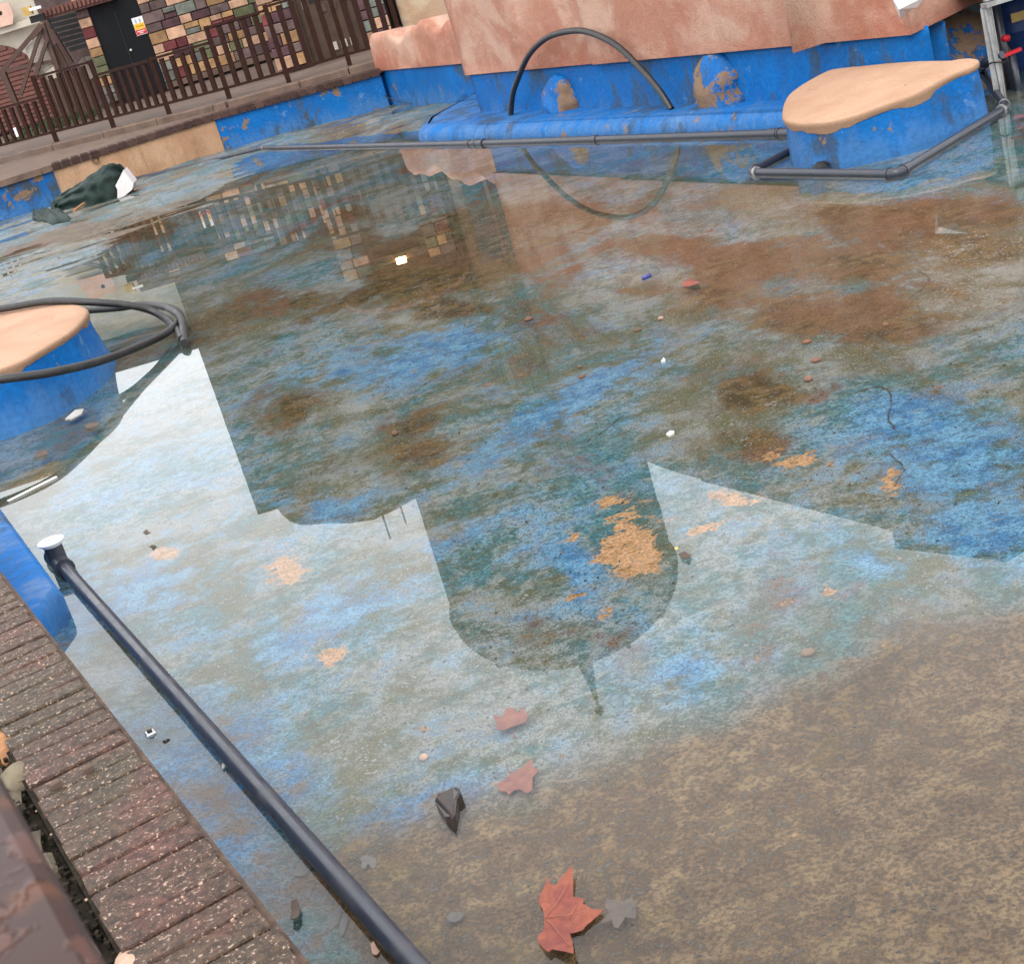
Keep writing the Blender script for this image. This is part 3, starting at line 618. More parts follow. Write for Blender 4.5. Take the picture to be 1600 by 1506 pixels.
bpx('handrail', (0, 115), (64, 40), 6, YP, MAT['wood'], pc); bpx('post', (66, 38), (112, 170), 7, YP, MAT['wood'], pc, .12); bpx('post', (4, 112), (36, 190), 8, YP, MAT['wood'], pc, .12)
bpx('rail', (6, 110), (84, 96), 5, YP-.03, MAT['wood'], pc); bpx('brace', (64, 48), (32, 150), 5, YP-.06, MAT['wood'], pc); bpx('brace', (74, 62), (56, 118), 5, YP-.06, MAT['wood'], pc); bpx('brace', (66, 44), (50, 62), 3, YP-.08, MAT['wood'], pc)
bpx('post', (84, 70), (110, 120), 8, YP+.1, MAT['wood'], pc, .1)
lat = MB(); A_, B_, C_, D_ = (40, 76), (70, 50), (88, 100), (58, 120)
for k in range(13):
    f_ = k/12
    p = (A_[0]+(B_[0]-A_[0])*f_, A_[1]+(B_[1]-A_[1])*f_); q = (D_[0]+(C_[0]-D_[0])*f_, D_[1]+(C_[1]-D_[1])*f_); beampx(lat, p, q, 1.6, YP+.06, .015)
    p = (A_[0]+(D_[0]-A_[0])*f_, A_[1]+(D_[1]-A_[1])*f_); q = (B_[0]+(C_[0]-B_[0])*f_, B_[1]+(C_[1]-B_[1])*f_); beampx(lat, p, q, 1.6, YP+.08, .015)
tag(lat.build('lattice', MAT['lattice'], pc), kind='stuff')
sc = empty('stair_flight', (-4.7, 26.0, .56), 'dark open stair flight left of the black arched door', 'stairs')
for k in range(7):
    f_ = k/6; bpx('tread', (74+f_*36, 34+f_*44), (148+f_*18, 16+f_*46), 5.8, 25.9-.05*k, MAT['black'], sc, .22)
bpx('stringer', (70, 30), (112, 100), 7, 25.8, MAT['wood'], sc, .1); bpx('stringer', (146, 14), (172, 82), 5, 25.85, MAT['black'], sc, .1)
bpx('balcony_fascia', (66, 24), (178, -8), 14, 25.3, MAT['redwood'], sc, .12)
for k in range(16): bpx('fascia_slat', (70+k*6.6, 16-k*1.9), (73+k*6.6, 26-k*1.9), 4, 25.2, MAT['redwood'], sc, .04)
MB().box((-4.75, 26.9, 1.9), (1.0, .1, 1.5)).build('backing_wall', MAT['stone_mauve'], sc)
MB().box((-4.85, 26.5, .85), (1.1, .1, .66)).build('under_stair_dark_panel', MAT['wood'], sc)  # dark panel added so the space under the stair reads dark
pp = [aty(px, py, 26.3) for px, py in ((132, 90), (172, 78), (184, 110), (146, 122))]
frontprism('under_stair_panel', [(p[0], p[2]) for p in pp][::-1], 26.28, 26.34, MAT['offwhite'], sc)
pp = [aty(px, py, 26.1) for px, py in ((122, 100), (130, 88), (148, 120), (138, 126))]
frontprism('under_stair_panel', [(p[0], p[2]) for p in pp][::-1], 26.08, 26.14, MAT['offwhite'], sc)
fl0 = aty(44, 18, 25.0); flm = empty('floodlight', tuple(fl0), 'small ochre floodlight box with white bracket under the balcony', 'lamp')
bpx('lamp_body', (36, 20), (50, 16), 12, 25.0, MAT['ochre'], flm, .1); bpx('bracket', (46, 16), (64, 11), 4, 24.9, MAT['white'], flm, .05); bpx('junction_box', (48, 32), (70, 26), 10, 25.05, MAT['black'], flm, .1)
pp = aty(10, 170, 22.0); hb = MB().box((pp[0], 22.0, .72), (.09, .1, .12), 0, .01).build('white_box', MAT['white']); tag(hb, 'small white box behind the far left balusters', 'box')
# weeds at the porch foot
wd = MB()
for k in range(420):
    p = at(random.uniform(18, 105), random.uniform(172, 205)-.25*0, .56); p = np.array([random.uniform(-5.6, -4.3), random.uniform(23.2, 24.3), .56]); a = random.uniform(0, 6.28); h = random.uniform(.05, .2)
    wd.add([p+np.array([.02*math.cos(a), .02*math.sin(a), 0]), p-np.array([.02*math.cos(a), .02*math.sin(a), 0]), p+np.array([random.uniform(-.06, .06), random.uniform(-.06, .06), h])], [(0, 1, 2)])
tag(wd.build('weeds', MAT['moss']), 'dark green weeds at the foot of the timber porch', 'weeds', kind='stuff')

# ================================================================== ROCK WALLS
def strip(name, path, z0, z1, nz, amp, sc_, seed, m, par, back=.5, topf=None, ang=None, res=.07, lean=0.0):
    P = [np.array(p[:2], float) for p in path]; pts = []
    for i in range(len(P)-1):
        L = np.linalg.norm(P[i+1]-P[i]); n = max(2, int(L/res))
        for k in range(n): pts.append(P[i]+(P[i+1]-P[i])*k/n)
    pts.append(P[-1]); pts = np.array(pts); n = len(pts)
    tg = np.gradient(pts, axis=0); tg /= np.linalg.norm(tg, axis=1)[:, None]; nr = np.stack([tg[:, 1], -tg[:, 0]], 1)
    s_ = np.concatenate([[0], np.cumsum(np.linalg.norm(np.diff(pts, axis=0), axis=1))]); R_ = []
    for j in range(nz+1):
        f_ = j/nz; row = []
        for i in range(n):
            zt = z1 + (topf(s_[i]) if topf else 0); zz = z0+(zt-z0)*f_
            dsp = amp*(fbm(s_[i]*sc_, zz*sc_, seed, 4)-.5)*2*(.35 if j == 0 else 1) - (amp*1.2*max(0, (f_-.8)/.2)**2 if topf else 0) - lean*(zz-z0)
            q = pts[i]+nr[i]*float(dsp); row.append((q[0], q[1], zz))
        R_.append(row)
    if back: R_.append([(pts[i][0]-nr[i][0]*back, pts[i][1]-nr[i][1]*back, R_[-1][i][2]-.02) for i in range(n)]); R_.append([(pts[i][0]-nr[i][0]*back, pts[i][1]-nr[i][1]*back, z0) for i in range(n)])
    mb = MB().rings(R_, False, False, False)
    return mb.build(name, m, par, True)
# low wall at the back left
L0, L1 = at(612, 168), at(745, 165); ld = (L1-L0)[:2]/np.linalg.norm((L1-L0)[:2])
lw = empty('low_rock_wall', (.2, 17, 0), 'low pink rock wall with blue base between the railing end and the big rock', 'wall')
strip('painted_base', [L0[:2]-ld*.02, L1[:2]+ld*1.2], -.1, .43, 8, .012, 2, 5, MAT['blue'], lw, .3)
strip('rock_top', [L0[:2]-ld*.03+np.array([-.03, -.02]), L1[:2]+ld*1.2+np.array([-.03, -.02])], .42, .77, 10, .03, 2.2, 9, MAT['pink'], lw, .35, lambda s: .05*math.sin(s*5)+.03*math.sin(s*11+1)+.03*s)
# main rock
W0, W1 = at(750, 174, .13), at(1215, 155, .13)
S1 = onl(934, 94, W0, W1); B1 = onl(1432, 50, W0, W1); wd_ = (W1-W0)[:2]/np.linalg.norm((W1-W0)[:2]); wn_ = np.array([wd_[1], -wd_[0]])
if wn_.dot(-W0[:2]) < 0: wn_ = -wn_
rk = empty('rock_outcrop', (W0[0], W0[1], 0), 'large pink rendered rock mass standing on a blue painted base', 'rock')
Wl = W0[:2]-wd_*.03; back_l = Wl - wn_*2.2 + np.array([.1, 0]); B2 = B1[:2]+np.array([1.05, .95]); B3 = B1[:2]+np.array([2.6, 4.2])
strip('painted_base', [back_l+wd_*.04, W0[:2]+wd_*.0, S1[:2], B1[:2]-wd_*.05, B1[:2]+np.array([.10, .09])], -.1, .462, 10, .014, 2.2, 15, MAT['blue'], rk, .3)
strip('rock_face', [back_l, Wl+wn_*.035, S1[:2]+wn_*.030-wd_*.02, S1[:2]+wn_*.060+wd_*.02, B1[:2]+wn_*.035, B2, B3], .452, 2.98, 46, .05, .9, 25, MAT['pink'], rk, .8, lambda s_: -.05*max(0, s_-4.3))
capv = [back_l, Wl, S1[:2], B1[:2], B2, B3, B3+np.array([0, 4]), back_l+np.array([0, 2])]
MB().prism(ccw([p-wn_*.3 for p in capv]), 2.3, 2.5).build('rock_top', MAT['pink'], rk)
# black walls standing in for the shade of the hollow behind the right corner
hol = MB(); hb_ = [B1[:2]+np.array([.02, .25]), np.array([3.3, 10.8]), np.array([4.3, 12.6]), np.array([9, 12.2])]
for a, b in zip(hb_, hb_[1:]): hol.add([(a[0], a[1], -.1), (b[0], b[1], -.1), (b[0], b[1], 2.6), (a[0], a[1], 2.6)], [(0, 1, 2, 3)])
hol.build('hollow_shade_wall', MAT['black'], rk)
# ledge at the foot
lf = [at(655, 222), at(700, 224), at(760, 221), at(960, 216), at(1222, 207)]
ledge = [at(662, 210)[:2], at(656, 221)[:2], at(668, 223)[:2]] + [p[:2] for p in lf[2:]] + [lf[-1][:2]+wd_*.6, lf[-1][:2]+wd_*.6-wn_*1.3, W0[:2]-wn_*.7, W0[:2]-wn_*.5-wd_*1.4, at(735, 170)[:2]-wd_*.3-wn_*.25, at(700, 188)[:2]]
lc = ccw(ledge); 
def dens(poly, k=6):
    out = []
    for i in range(len(poly)):
        a, b = np.array(poly[i]), np.array(poly[(i+1) % len(poly)])
        for j in range(k): out.append(a+(b-a)*j/k)
    return out
lc = dens(lc, 6); prof = [(0, -.1), (0, .03), (-.012, .075), (-.045, .108), (-.085, .122), (-.11, .128)]
Rg = []
for off, zz in prof:
    po = offset(lc, off); Rg.append([(p[0], p[1], zz+.008*(float(fbm(p[0]*3, p[1]*3, 77))-.5)) for p in po])
MB().rings(Rg, True, False, False).build('ledge', MAT['blue'], rk, ang=50)
MB().prism(ccw([at(684, 204)[:2], at(676, 217)[:2], lf[2][:2]-wn_*.07, lf[3][:2]-wn_*.07, lf[4][:2]+wd_*.6-wn_*.07, lf[4][:2]+wd_*.6-wn_*1.4, W0[:2]-wn_*.8+wd_*1.0, W0[:2]-wn_*.8, at(745, 164)[:2]-ld*.0]), -.1, .124).build('ledge_infill', MAT['blue'], rk)
# painted lumps on the base
for (px, py, w2, h2, sd_) in ((883, 180, .23, .30, 3), (1128, 166, .25, .37, 4)):
    c = onl(px, py, W0, W1); Rr = []
    for j in range(12):
        f_ = j/11; rr_ = math.sqrt(max(0, 1-f_**2.0))+.02; row = []
        for k in range(26):
            a = 2*math.pi*k/26; nz_ = 1+.7*(float(fbm(math.cos(a)*2.2+5+f_*3, math.sin(a)*2.2+9+f_*3, sd_, 5))-.5)
            q = c[:2]+wd_*(math.cos(a)*w2*rr_*nz_+.05*f_)+wn_*math.sin(a)*.13*rr_*nz_; row.append((q[0], q[1], .10+h2*f_))
        Rr.append(row)
    MB().rings(Rr).build('painted_lump', MAT['blue_lump'], rk, True)
# boulder mound right of the corner
mc = aty(1486, 85, 8.75); Rr = []
for j in range(10):
    f_ = j/9; rr_ = math.sqrt(max(0.0, 1-f_**2)); row = []
    for k in range(22):
        a = 2*math.pi*k/22; nz_ = 1+.35*(float(fbm(math.cos(a)*1.5+3+f_, math.sin(a)*1.5+7+f_, 14))-.5)
        row.append((mc[0]+math.cos(a)*.45*rr_*nz_, mc[1]+.25+math.sin(a)*.35*rr_*nz_, -.05+.52*f_))
    Rr.append(row)
bo = MB().rings(Rr).build('boulder', MAT['blue_lump'], None, True); tag(bo, 'blue and brown painted boulder beside the rock corner and steel leg', 'boulder')
# scrap of film hanging over the rock
fp = [onl(px, py, W0, W1) for px, py in ((1416, -12), (1470, -14), (1456, 4), (1440, 10), (1430, 23), (1424, 8))]
fb = MB(); off_ = np.array([wn_[0], wn_[1], 0])*.10; n = len(fp); cen = sum(fp)/n
fb.add([p+off_ for p in fp]+[cen+off_*1.5]+[p+off_*.97 for p in fp], [(k, (k+1) % n, n) for k in range(n)]+[(n+1+(k+1) % n, n+1+k, k, (k+1) % n) for k in range(n)])
tag(fb.build('plastic_film', MAT['bag']), 'scrap of white plastic film hanging over the rock corner', 'plastic')

# ================================================================== PLATFORMS
def platform(name, top_px, label, flare):
    P3 = [at(px, py, zz) for px, py, zz in top_px]; P3 = closed_path(P3, 5); P3 = ccw(P3)
    pts = [p[:2] for p in P3]; Am = np.array([[p[0], p[1], 1.0] for p in P3]); pf = np.linalg.lstsq(Am, np.array([p[2] for p in P3]), rcond=None)[0]; zl = [float(v) for v in Am @ pf]; cen = sum(pts)/len(pts); zc = sum(zl)/len(zl)
    e = empty(name, (cen[0], cen[1], 0), label, 'platform')
    Rg = []
    for f_ in (0, .12, .25, .4, .55, .7, .85, 1.0):
        po = offset(pts, flare*(1-f_)**1.6-.012); Rg.append([(p[0]+.016*(float(fbm(p[0]*5, f_*2+p[1]*5, 3))-.5), p[1]+.016*(float(fbm(p[0]*5+4, f_*2+p[1]*5, 6))-.5), -.06+(zl[i]+.03)*f_) for i, p in enumerate(po)])
    MB().rings(Rg).build('painted_side', MAT['blue'], e, ang=60)
    prof = [(-.010, None), (-.005, -.020), (-.004, -.010), (-.008, .0), (-.025, .008)]; Rg = []
    for off, dz in prof:
        po = offset(pts, off); row = []
        for i, p in enumerate(po):
            lowz = zl[i]-.030-.045*max(0, float(fbm(pts[i][0]*6, pts[i][1]*6, 61))-.42)*2.4
            row.append((p[0], p[1], lowz if dz is None else zl[i]+dz+.012*(float(fbm(p[0]*3.5, p[1]*3.5, 19))-.5)))
        Rg.append(row)
    for s_ in (.92, .75, .55, .35, .15, .05):
        Rg.append([(cen[0]+(p[0]-cen[0])*s_, cen[1]+(p[1]-cen[1])*s_, zc+(zl[i]-zc)*s_+.014+.020*(float(fbm(p[0]*s_*3+9, p[1]*s_*3, 29))-.5)) for i, p in enumerate(offset(pts, -.025))])
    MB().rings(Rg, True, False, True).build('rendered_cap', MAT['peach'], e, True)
    return e, pts
pr, rp = platform('round_platform', [(1220, 176, .25), (1232, 156, .25), (1262, 137, .262), (1300, 113, .30), (1345, 97, .338), (1430, 86, .352), (1490, 85, .345), (1518, 88, .325), (1531, 95, .305), (1529, 104, .29), (1516, 114, .275), (1495, 124, .262), (1440, 150, .25), (1380, 168, .247), (1310, 185, .246), (1255, 189, .248), (1226, 186, .25)], 'rounded blue platform with peach top ringed by grey pipe at right', .02)
hc_ = at(1292, 259, .02); MB().lathe([(.055, 0), (.05, .03), (.02, .05)], (hc_[0]-.02, hc_[1]+.035, -.01), 10).build('drain_hole', MAT['black'], pr)
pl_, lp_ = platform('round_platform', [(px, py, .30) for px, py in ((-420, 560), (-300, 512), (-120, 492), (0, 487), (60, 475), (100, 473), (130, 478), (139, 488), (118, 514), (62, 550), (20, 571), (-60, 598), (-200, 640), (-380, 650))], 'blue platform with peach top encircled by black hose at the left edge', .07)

# ================================================================== PIPES AND HOSES
def arc_corner(p, q, r_, rad, k=6):
    p, q, r_ = map(lambda v: np.array(v, float), (p, q, r_)); a = (p-q)/np.linalg.norm(p-q); b = (r_-q)/np.linalg.norm(r_-q); out = []
    for i in range(k+1):
        t = i/k; A = q+a*rad*(1-t); B_ = q+b*rad*t; out.append((1-t)*A+t*B_ if False else (1-t)**2*(q+a*rad)+2*t*(1-t)*q+t*t*(q+b*rad))
    return out
def pipe_run(name, pts, r, label, cat='pipe', couplers=(), elbow=.07, er=1.25, mat='pvc'):
    P = [np.array(p, float) for p in pts]; e = empty(name, tuple(P[0]), label, cat)
    for i in range(len(P)-1):
        a, b = P[i], P[i+1]; d = (b-a)/np.linalg.norm(b-a); a2 = a+d*elbow*.7 if i > 0 else a; b2 = b-d*elbow*.7 if i < len(P)-2 else b
        MB().tube([a2+(b2-a2)*k/6 for k in range(7)], r, 16).build('pipe_length', MAT[mat], e, ang=50)
    for i in range(1, len(P)-1):
        el = MB().tube(arc_corner(P[i-1], P[i], P[i+1], elbow), r*er, 16).build('elbow', MAT[mat], e, ang=50)
        for s_ in (-1, 1):
            nb = P[i+s_]; d = (nb-P[i])/np.linalg.norm(nb-P[i]); MB().tube([P[i]+d*(elbow-.005), P[i]+d*(elbow+.008)], r*er*1.12, 16).build('collar', MAT['galv'] if random.random() < .3 else MAT[mat], el, ang=50)
    for (i, f_) in couplers:
        a, b = P[i], P[i+1]; d = (b-a)/np.linalg.norm(b-a); c = a+(b-a)*f_; MB().tube([c-d*.035, c+d*.035], r*1.22, 16).build('coupler', MAT[mat], e, ang=50)
    return e
rz_ = .024
fpz = .026
pipe_run('far_pipe', [np.append(A0[:2]+np.array([1.0, -.25]), fpz), at(0, 343, fpz), at(200, 283, fpz), at(410, 232, fpz), at(750, 224, fpz), at(1229, 208, fpz), at(1300, 206, fpz)], .024, 'thin dark pipe running along the far walls and the blue ledge', couplers=((4, .97), (3, .96), (4, .45)), elbow=.06)
pipe_run('ring_pipe', [at(1262, 222, fpz), at(1172, 269, fpz), at(1402, 272, fpz), at(1572, 168, fpz), at(1533, 112, .10), at(1538, 98, .21), at(1566, 86, .24)], .021, 'grey pipe ring laid on the floor around the right platform', elbow=.055, couplers=((2, .06),))
np_ = [at(98, 884, .035), at(708, 1575, .035)]
nr_d = (np_[1]-np_[0])/np.linalg.norm(np_[1]-np_[0])
ne = empty('near_pipe', tuple(np_[0]), 'long dark grey pipe running beside the brick coping in the foreground', 'pipe')
MB().tube([np_[0]+(np_[1]-np_[0])*k/12 for k in range(13)], .022, 24).build('pipe_length', MAT['pvc'], ne, ang=50)
tee = MB().tube([np_[0]-nr_d*.15, np_[0]+nr_d*.035], .031, 24); tc = np_[0]-nr_d*.06
tee_o = tee.build('tee_joint', MAT['pvc'], ne, ang=40)
MB().tube([np_[0]+nr_d*.025, np_[0]+nr_d*.04], .034, 24).build('collar', MAT['pvc'], tee_o, ang=40); MB().tube([np_[0]-nr_d*.15, np_[0]-nr_d*.135], .034, 24).build('collar', MAT['pvc'], tee_o, ang=40)
MB().tube([tc, tc+np.array([0, 0, .062])], .031, 24).build('riser', MAT['pvc'], ne, ang=40)
dc = tc+np.array([0, 0, .062]); cap = MB().lathe([(.034, 0), (.036, .006), (.044, .010), (.046, .016), (.044, .019), (.02, .022), (.001, .022)], dc, 30).build('drain_cap', MAT['white'], ne, ang=40)
for k in range(5): MB().box(dc+np.array([-.016+k*.008, -.004+.002*(k % 2), .0225]), (.0045, .008, .001)).build('drain_slot', MAT['black'], cap)
# hose arch on the ledge
HP, HQ = at(800, 179, .13), at(1050, 170, .13)
hp = [onl(px, py, HP, HQ) for px, py in ((798, 181), (801, 150), (808, 127), (826, 87), (854, 60), (891, 49), (924, 52), (964, 72), (1003, 110), (1031, 143), (1049, 171))]
ho = MB().tube(smooth_path(hp, 6), .0225, 14).build('hose_arch', MAT['hose'], None, ang=60); tag(ho, 'black hose bent in a tall arch over the blue ledge', 'hose')
# coil round the left platform
c1 = [at(px, py, zz) for px, py, zz in ((-260, 540, .38), (-120, 500, .36), (0, 483, .345), (75, 471, .34), (137, 472, .30), (200, 477, .22), (237, 486, .15), (262, 501, .09), (277, 516, .06), (284, 530, .055))]
c2 = [at(px, py, zz) for px, py, zz in ((-260, 640, .34), (-120, 612, .33), (0, 593, .29), (75, 583, .235), (150, 566, .165), (200, 548, .12), (250, 526, .085), (274, 509, .075), (283, 497, .07), (276, 486, .075), (262, 481, .08), (225, 476, .10), (187, 481, .11), (140, 485, .13), (60, 490, .16), (-80, 505, .2))]
c3 = [at(px, py, zz) for px, py, zz in ((262, 481, .125), (277, 490, .115), (285, 503, .09), (286, 516, .065), (288, 536, .045))]
hc = empty('coiled_hose', (-1.6, 8.3, 0), 'black hose coiled loosely around the left platform with its cut end on the water', 'hose')
MB().tube(smooth_path(c1, 6), .021, 14).build('hose_loop', MAT['hose'], hc, ang=60); MB().tube(smooth_path(c2, 6), .021, 14).build('hose_loop', MAT['hose'], hc, ang=60); MB().tube(smooth_path(c3, 6), .021, 14).build('hose_end', MAT['hose'], hc, ang=60)

# ================================================================== STEEL FRAME AND VALVES (right)
lg = at(1571, 158, 0.0); sf = empty('steel_frame', tuple(lg), 'galvanised steel frame on an angle leg at the top right corner', 'frame')
tp = np.array([lg[0]-.02, lg[1]+.0, .50])
MB().beam(lg+np.array([-.018, 0, 0]), tp+np.array([-.018, 0, 0]), .012, .055, (0, 1, 0)).build('leg_flange', MAT['galv'], sf); 
MB().box((lg[0]-.03, lg[1]-.005, .25), (.05, .008, .5), -.25).build('leg_flange', MAT['galv'], sf); MB().box((lg[0]+.012, lg[1]+.02, .25), (.008, .05, .5), -.35).build('leg_flange', MAT['galv'], sf)
MB().box((lg[0]+1.0, lg[1]+.05, .515), (2.1, .07, .02), .08).build('top_rail', MAT['galv'], sf); MB().box((lg[0]+1.02, lg[1]+.08, .555), (2.1, .03, .05), .08).build('top_rail', MAT['galv'], sf)
MB().box((lg[0]+1.3, lg[1]+1.4, .56), (2.7, 2.6, .02), .08).build('deck_plate', MAT['galv'], sf)
MB().box((lg[0]+2.0, lg[1]+.12, .25), (.05, .05, .5)).build('leg', MAT['galv'], sf); MB().box((lg[0]+.3, lg[1]+2.4, .25), (.05, .05, .5)).build('leg', MAT['galv'], sf)
zt_ = onl(1556, 98, (lg[0], lg[1]), (lg[0]+1, lg[1])); zr_ = MB().tube([(lg[0]-.01+.045*math.cos(a), lg[1]+.005+.04*math.sin(a), zt_[2]+.008*math.sin(a*2)) for a in np.linspace(0, 6.2, 20)], .004, 6, False).build('cable_tie', MAT['black'], None); tag(zr_, 'black cable tie around the galvanised leg', 'cable tie')
vp = aty(1582, 84, lg[1]+.25); va = empty('valve', tuple(vp), 'pipe valve with red lever handle behind the galvanised leg', 'valve')
MB().beam(vp+np.array([-.05, 0, 0]), vp+np.array([.05, .0, .012]), .02, .018).build('lever', MAT['red'], va); MB().tube([vp+np.array([.0, 0.01, -.3]), vp+np.array([0, .01, -.01])], .022, 12).build('valve_body', MAT['pvc'], va, True)
vp2 = aty(1567, 61, lg[1]+.35); va2 = empty('valve', tuple(vp2), 'smaller upper valve with red knob behind the galvanised leg', 'valve')
MB().tube([vp2, vp2+np.array([.02, -.03, .0])], .018, 10).build('knob', MAT['red'], va2, True); MB().tube([vp2+np.array([.0, .01, -.35]), vp2+np.array([.0, .01, .2])], .02, 10).build('valve_body', MAT['pvc'], va2, True)
dr0 = aty(1600, 50, lg[1]+.9); db = empty('drum', (dr0[0], dr0[1], 0), 'navy plastic drum with yellow label in the dark under the steel frame', 'drum')
MB().lathe([(.16, 0), (.17, .02), (.17, .2), (.175, .21), (.17, .22), (.17, .36), (.14, .40), (.05, .41)], (dr0[0], dr0[1], 0), 20).build('drum_body', MAT['bluedrum'], db, ang=40); MB().box((dr0[0]-.05, dr0[1]-.172, .30), (.16, .006, .05)).build('label_band', MAT['ochre'], db)

# ================================================================== TARPAULIN HEAP
tpc = at(140, 335)
tarp = empty('tarpaulin_heap', (tpc[0], tpc[1], 0), 'dark green tarpaulin bundled over white foam by the far left wall', 'tarpaulin')
axs = [(82, 338), (95, 332), (115, 328), (140, 324), (165, 316), (188, 308), (206, 300)]
cxy = [at(*q, .0)[:2]+np.array([0, .16]) for q in axs]; cxy = smooth_path(cxy, 7); nS = len(cxy)
hts = np.interp(np.linspace(0, 1, nS), [0, .06, .2, .45, .68, .80, .92, 1.0], [.05, .14, .17, .25, .33, .37, .32, .14]); wds = np.interp(np.linspace(0, 1, nS), [0, .1, .5, .85, 1], [.08, .17, .24, .22, .10])
Rr = []
for i in range(nS):
    row = []
    for k in range(40):
        a = math.pi*k/39; fo = .05*math.sin(a*7+i*.35)*math.sin(a)+.14*(float(fbm(i*.20+3, a*2.0, 44))-.5)+.16*(abs(float(fbm(i*.16+a*.8, a*2.0-i*.06, 46))-.5))-.04+.03*(float(fbm(i*.6, a*7, 45))-.5)
        pl = .10*abs(math.sin(i*.42+1.1*math.sin(a*1.7)+.5))*(.35+.65*abs(math.cos(a)))-.07; fo += pl; r1, r2 = wds[i]*(1+fo*1.3), hts[i]*(1+fo*.7); sq = abs(math.cos(a))**.75*math.copysign(1, math.cos(a))
        row.append((cxy[i][0]+.02*math.sin(k), cxy[i][1]-r1*sq, max(.012, r2*abs(math.sin(a))**.7)))
    Rr.append(row)
MB().rings(Rr, False, False, False).build('tarpaulin_sheet', MAT['tarp'], tarp, True)
tl = [at(*q, .03)[:2] for q in ((50, 336), (60, 331), (85, 328), (108, 336), (112, 345), (82, 351), (62, 346), (51, 345))]
tlm = MB(); tcn = sum(tl)/len(tl); nT = len(tl)*3; tld = dens(tl, 3)
tlm.rings([[(p[0], p[1], .01) for p in tld], [(tcn[0]+(p[0]-tcn[0])*.93, tcn[1]+(p[1]-tcn[1])*.93, .05+.035*math.sin(i*1.9)) for i, p in enumerate(tld)], [(tcn[0]+(p[0]-tcn[0])*.5, tcn[1]+(p[1]-tcn[1])*.5, .07+.03*math.cos(i*1.3)) for i, p in enumerate(tld)]]).build('loose_tail', MAT['tarp'], tarp, True)
fo_ = [at(px, py, .0) for px, py in ((186, 311), (206, 300))]; y0 = fo_[0][1]-.02
fpoly = [(aty(px, py, y0)[0], aty(px, py, y0)[2]) for px, py in ((184, 311), (190, 310), (207, 296), (209, 286), (193, 266), (181, 290), (184, 296))]
frontprism('foam_block', fpoly[::-1], y0-.03, y0+.25, MAT['foam'], tarp)
bt = [at(px, py, .10) for px, py in ((119, 327), (136, 318))]; MB().beam(bt[0]-np.array([0, .12, 0]), bt[1]-np.array([0, .12, -.02]), .03, .02).build('batten', MAT['rust'], tarp)

# ================================================================== NEAR COPING
e0, e1 = at(0, 888, .43)[:2], at(490, 1506, .43)[:2]; cd = (e1-e0)/np.linalg.norm(e1-e0); cn = np.array([cd[1], -cd[0]])
if cn.dot(np.array([-1, 0])) < 0: cn = -cn      # away from the pool
nc = empty('brick_coping', (e0[0], e0[1], 0), 'near pool edge of dark speckled pavers laid side by side', 'coping')
Lc = np.linalg.norm(e1-e0)+2.6; st0 = e0-cd*1.6; rzc = math.atan2(cd[1], cd[0])
MB().prism(ccw([st0, st0+cd*Lc, st0+cd*Lc+cn*.20, st0+cn*.20]), -.1, .375).build('wall', MAT['blue_worn'], nc)
MB().prism(ccw([st0+cn*.0, st0+cd*Lc+cn*.0, st0+cd*Lc+cn*.021, st0+cn*.021]), .372, .417).build('mortar_edging', MAT['edge'], nc)
MB().prism(ccw([st0+cn*.03, st0+cd*Lc+cn*.03, st0+cd*Lc+cn*.203, st0+cn*.203]), .30, .420).build('mortar_bed', MAT['mortar'], nc)
pit = .0655; nbk = int(Lc/pit); k = 0
bmeshes = []
for q in range(5):
    mb = MB(); hx, hy, hz = (pit-.006)/2, .187/2, .03; b = .003; gx, gy = 5, 8
    # paver with slightly worn, uneven top edge
    mb.box((0, 0, 0), (2*hx, 2*hy, 2*hz), 0, b); 
    for i, v in enumerate(mb.v):
        j = np.random.default_rng(100+q*20+i).uniform(-.0022, .0022, 3); mb.v[i] = (v[0]+j[0], v[1]+j[1]*1.5, v[2]+j[2]*.8)
    m_ = mb.mesh('brick'); m_.materials.append(MAT['brick']); bmeshes.append(m_)
for k in range(nbk):
    c = st0+cd*(k+.5)*pit+cn*(.010+.094+random.uniform(-.003, .004))
    o = bpy.data.objects.new('brick', bmeshes[k % 5 if k % 7 else (k*3) % 5]); col.objects.link(o); o.parent = nc; o.matrix_parent_inverse = Matrix.Translation(-Vector(nc.location))
    o.location = (c[0]+random.uniform(-.002, .002), c[1]+random.uniform(-.002, .002), .402+random.uniform(-.0015, .0015)); o.rotation_euler = (random.uniform(-.006, .006), random.uniform(-.01, .01), rzc+random.uniform(-.018, .018))
# deck behind the coping: soil bed, broken bricks, cement blobs
nd = MB().prism(ccw([st0+cn*.204-cd*0, st0+cd*Lc+cn*.204, st0+cd*Lc+cn*4, st0+cn*6-cd*2]), -.2, .392).build('near_deck', MAT['mortar']); tag(nd, kind='structure')
k = 0; s_ = 0.0
while s_ < Lc:
    l = random.uniform(.07, .13); c = st0+cd*(s_+l/2)+cn*(.214+.045+random.uniform(0, .010))
    if random.random() < .85:
        mb = MB().box((0, 0, 0), (l-.014, random.uniform(.07, .09), .05), 0, .008); mb.v = [(v[0]+random.uniform(-.008, .008), v[1]+random.uniform(-.008, .008), v[2]) for v in mb.v]
        mb.v = [(c[0]+v[0]*math.cos(rzc)-v[1]*math.sin(rzc), c[1]+v[0]*math.sin(rzc)+v[1]*math.cos(rzc), .390+v[2]) for v in mb.v]
        mb.build('brick', MAT['oldbrick'], nc)
    k += 1; s_ += l+random.uniform(.005, .02)
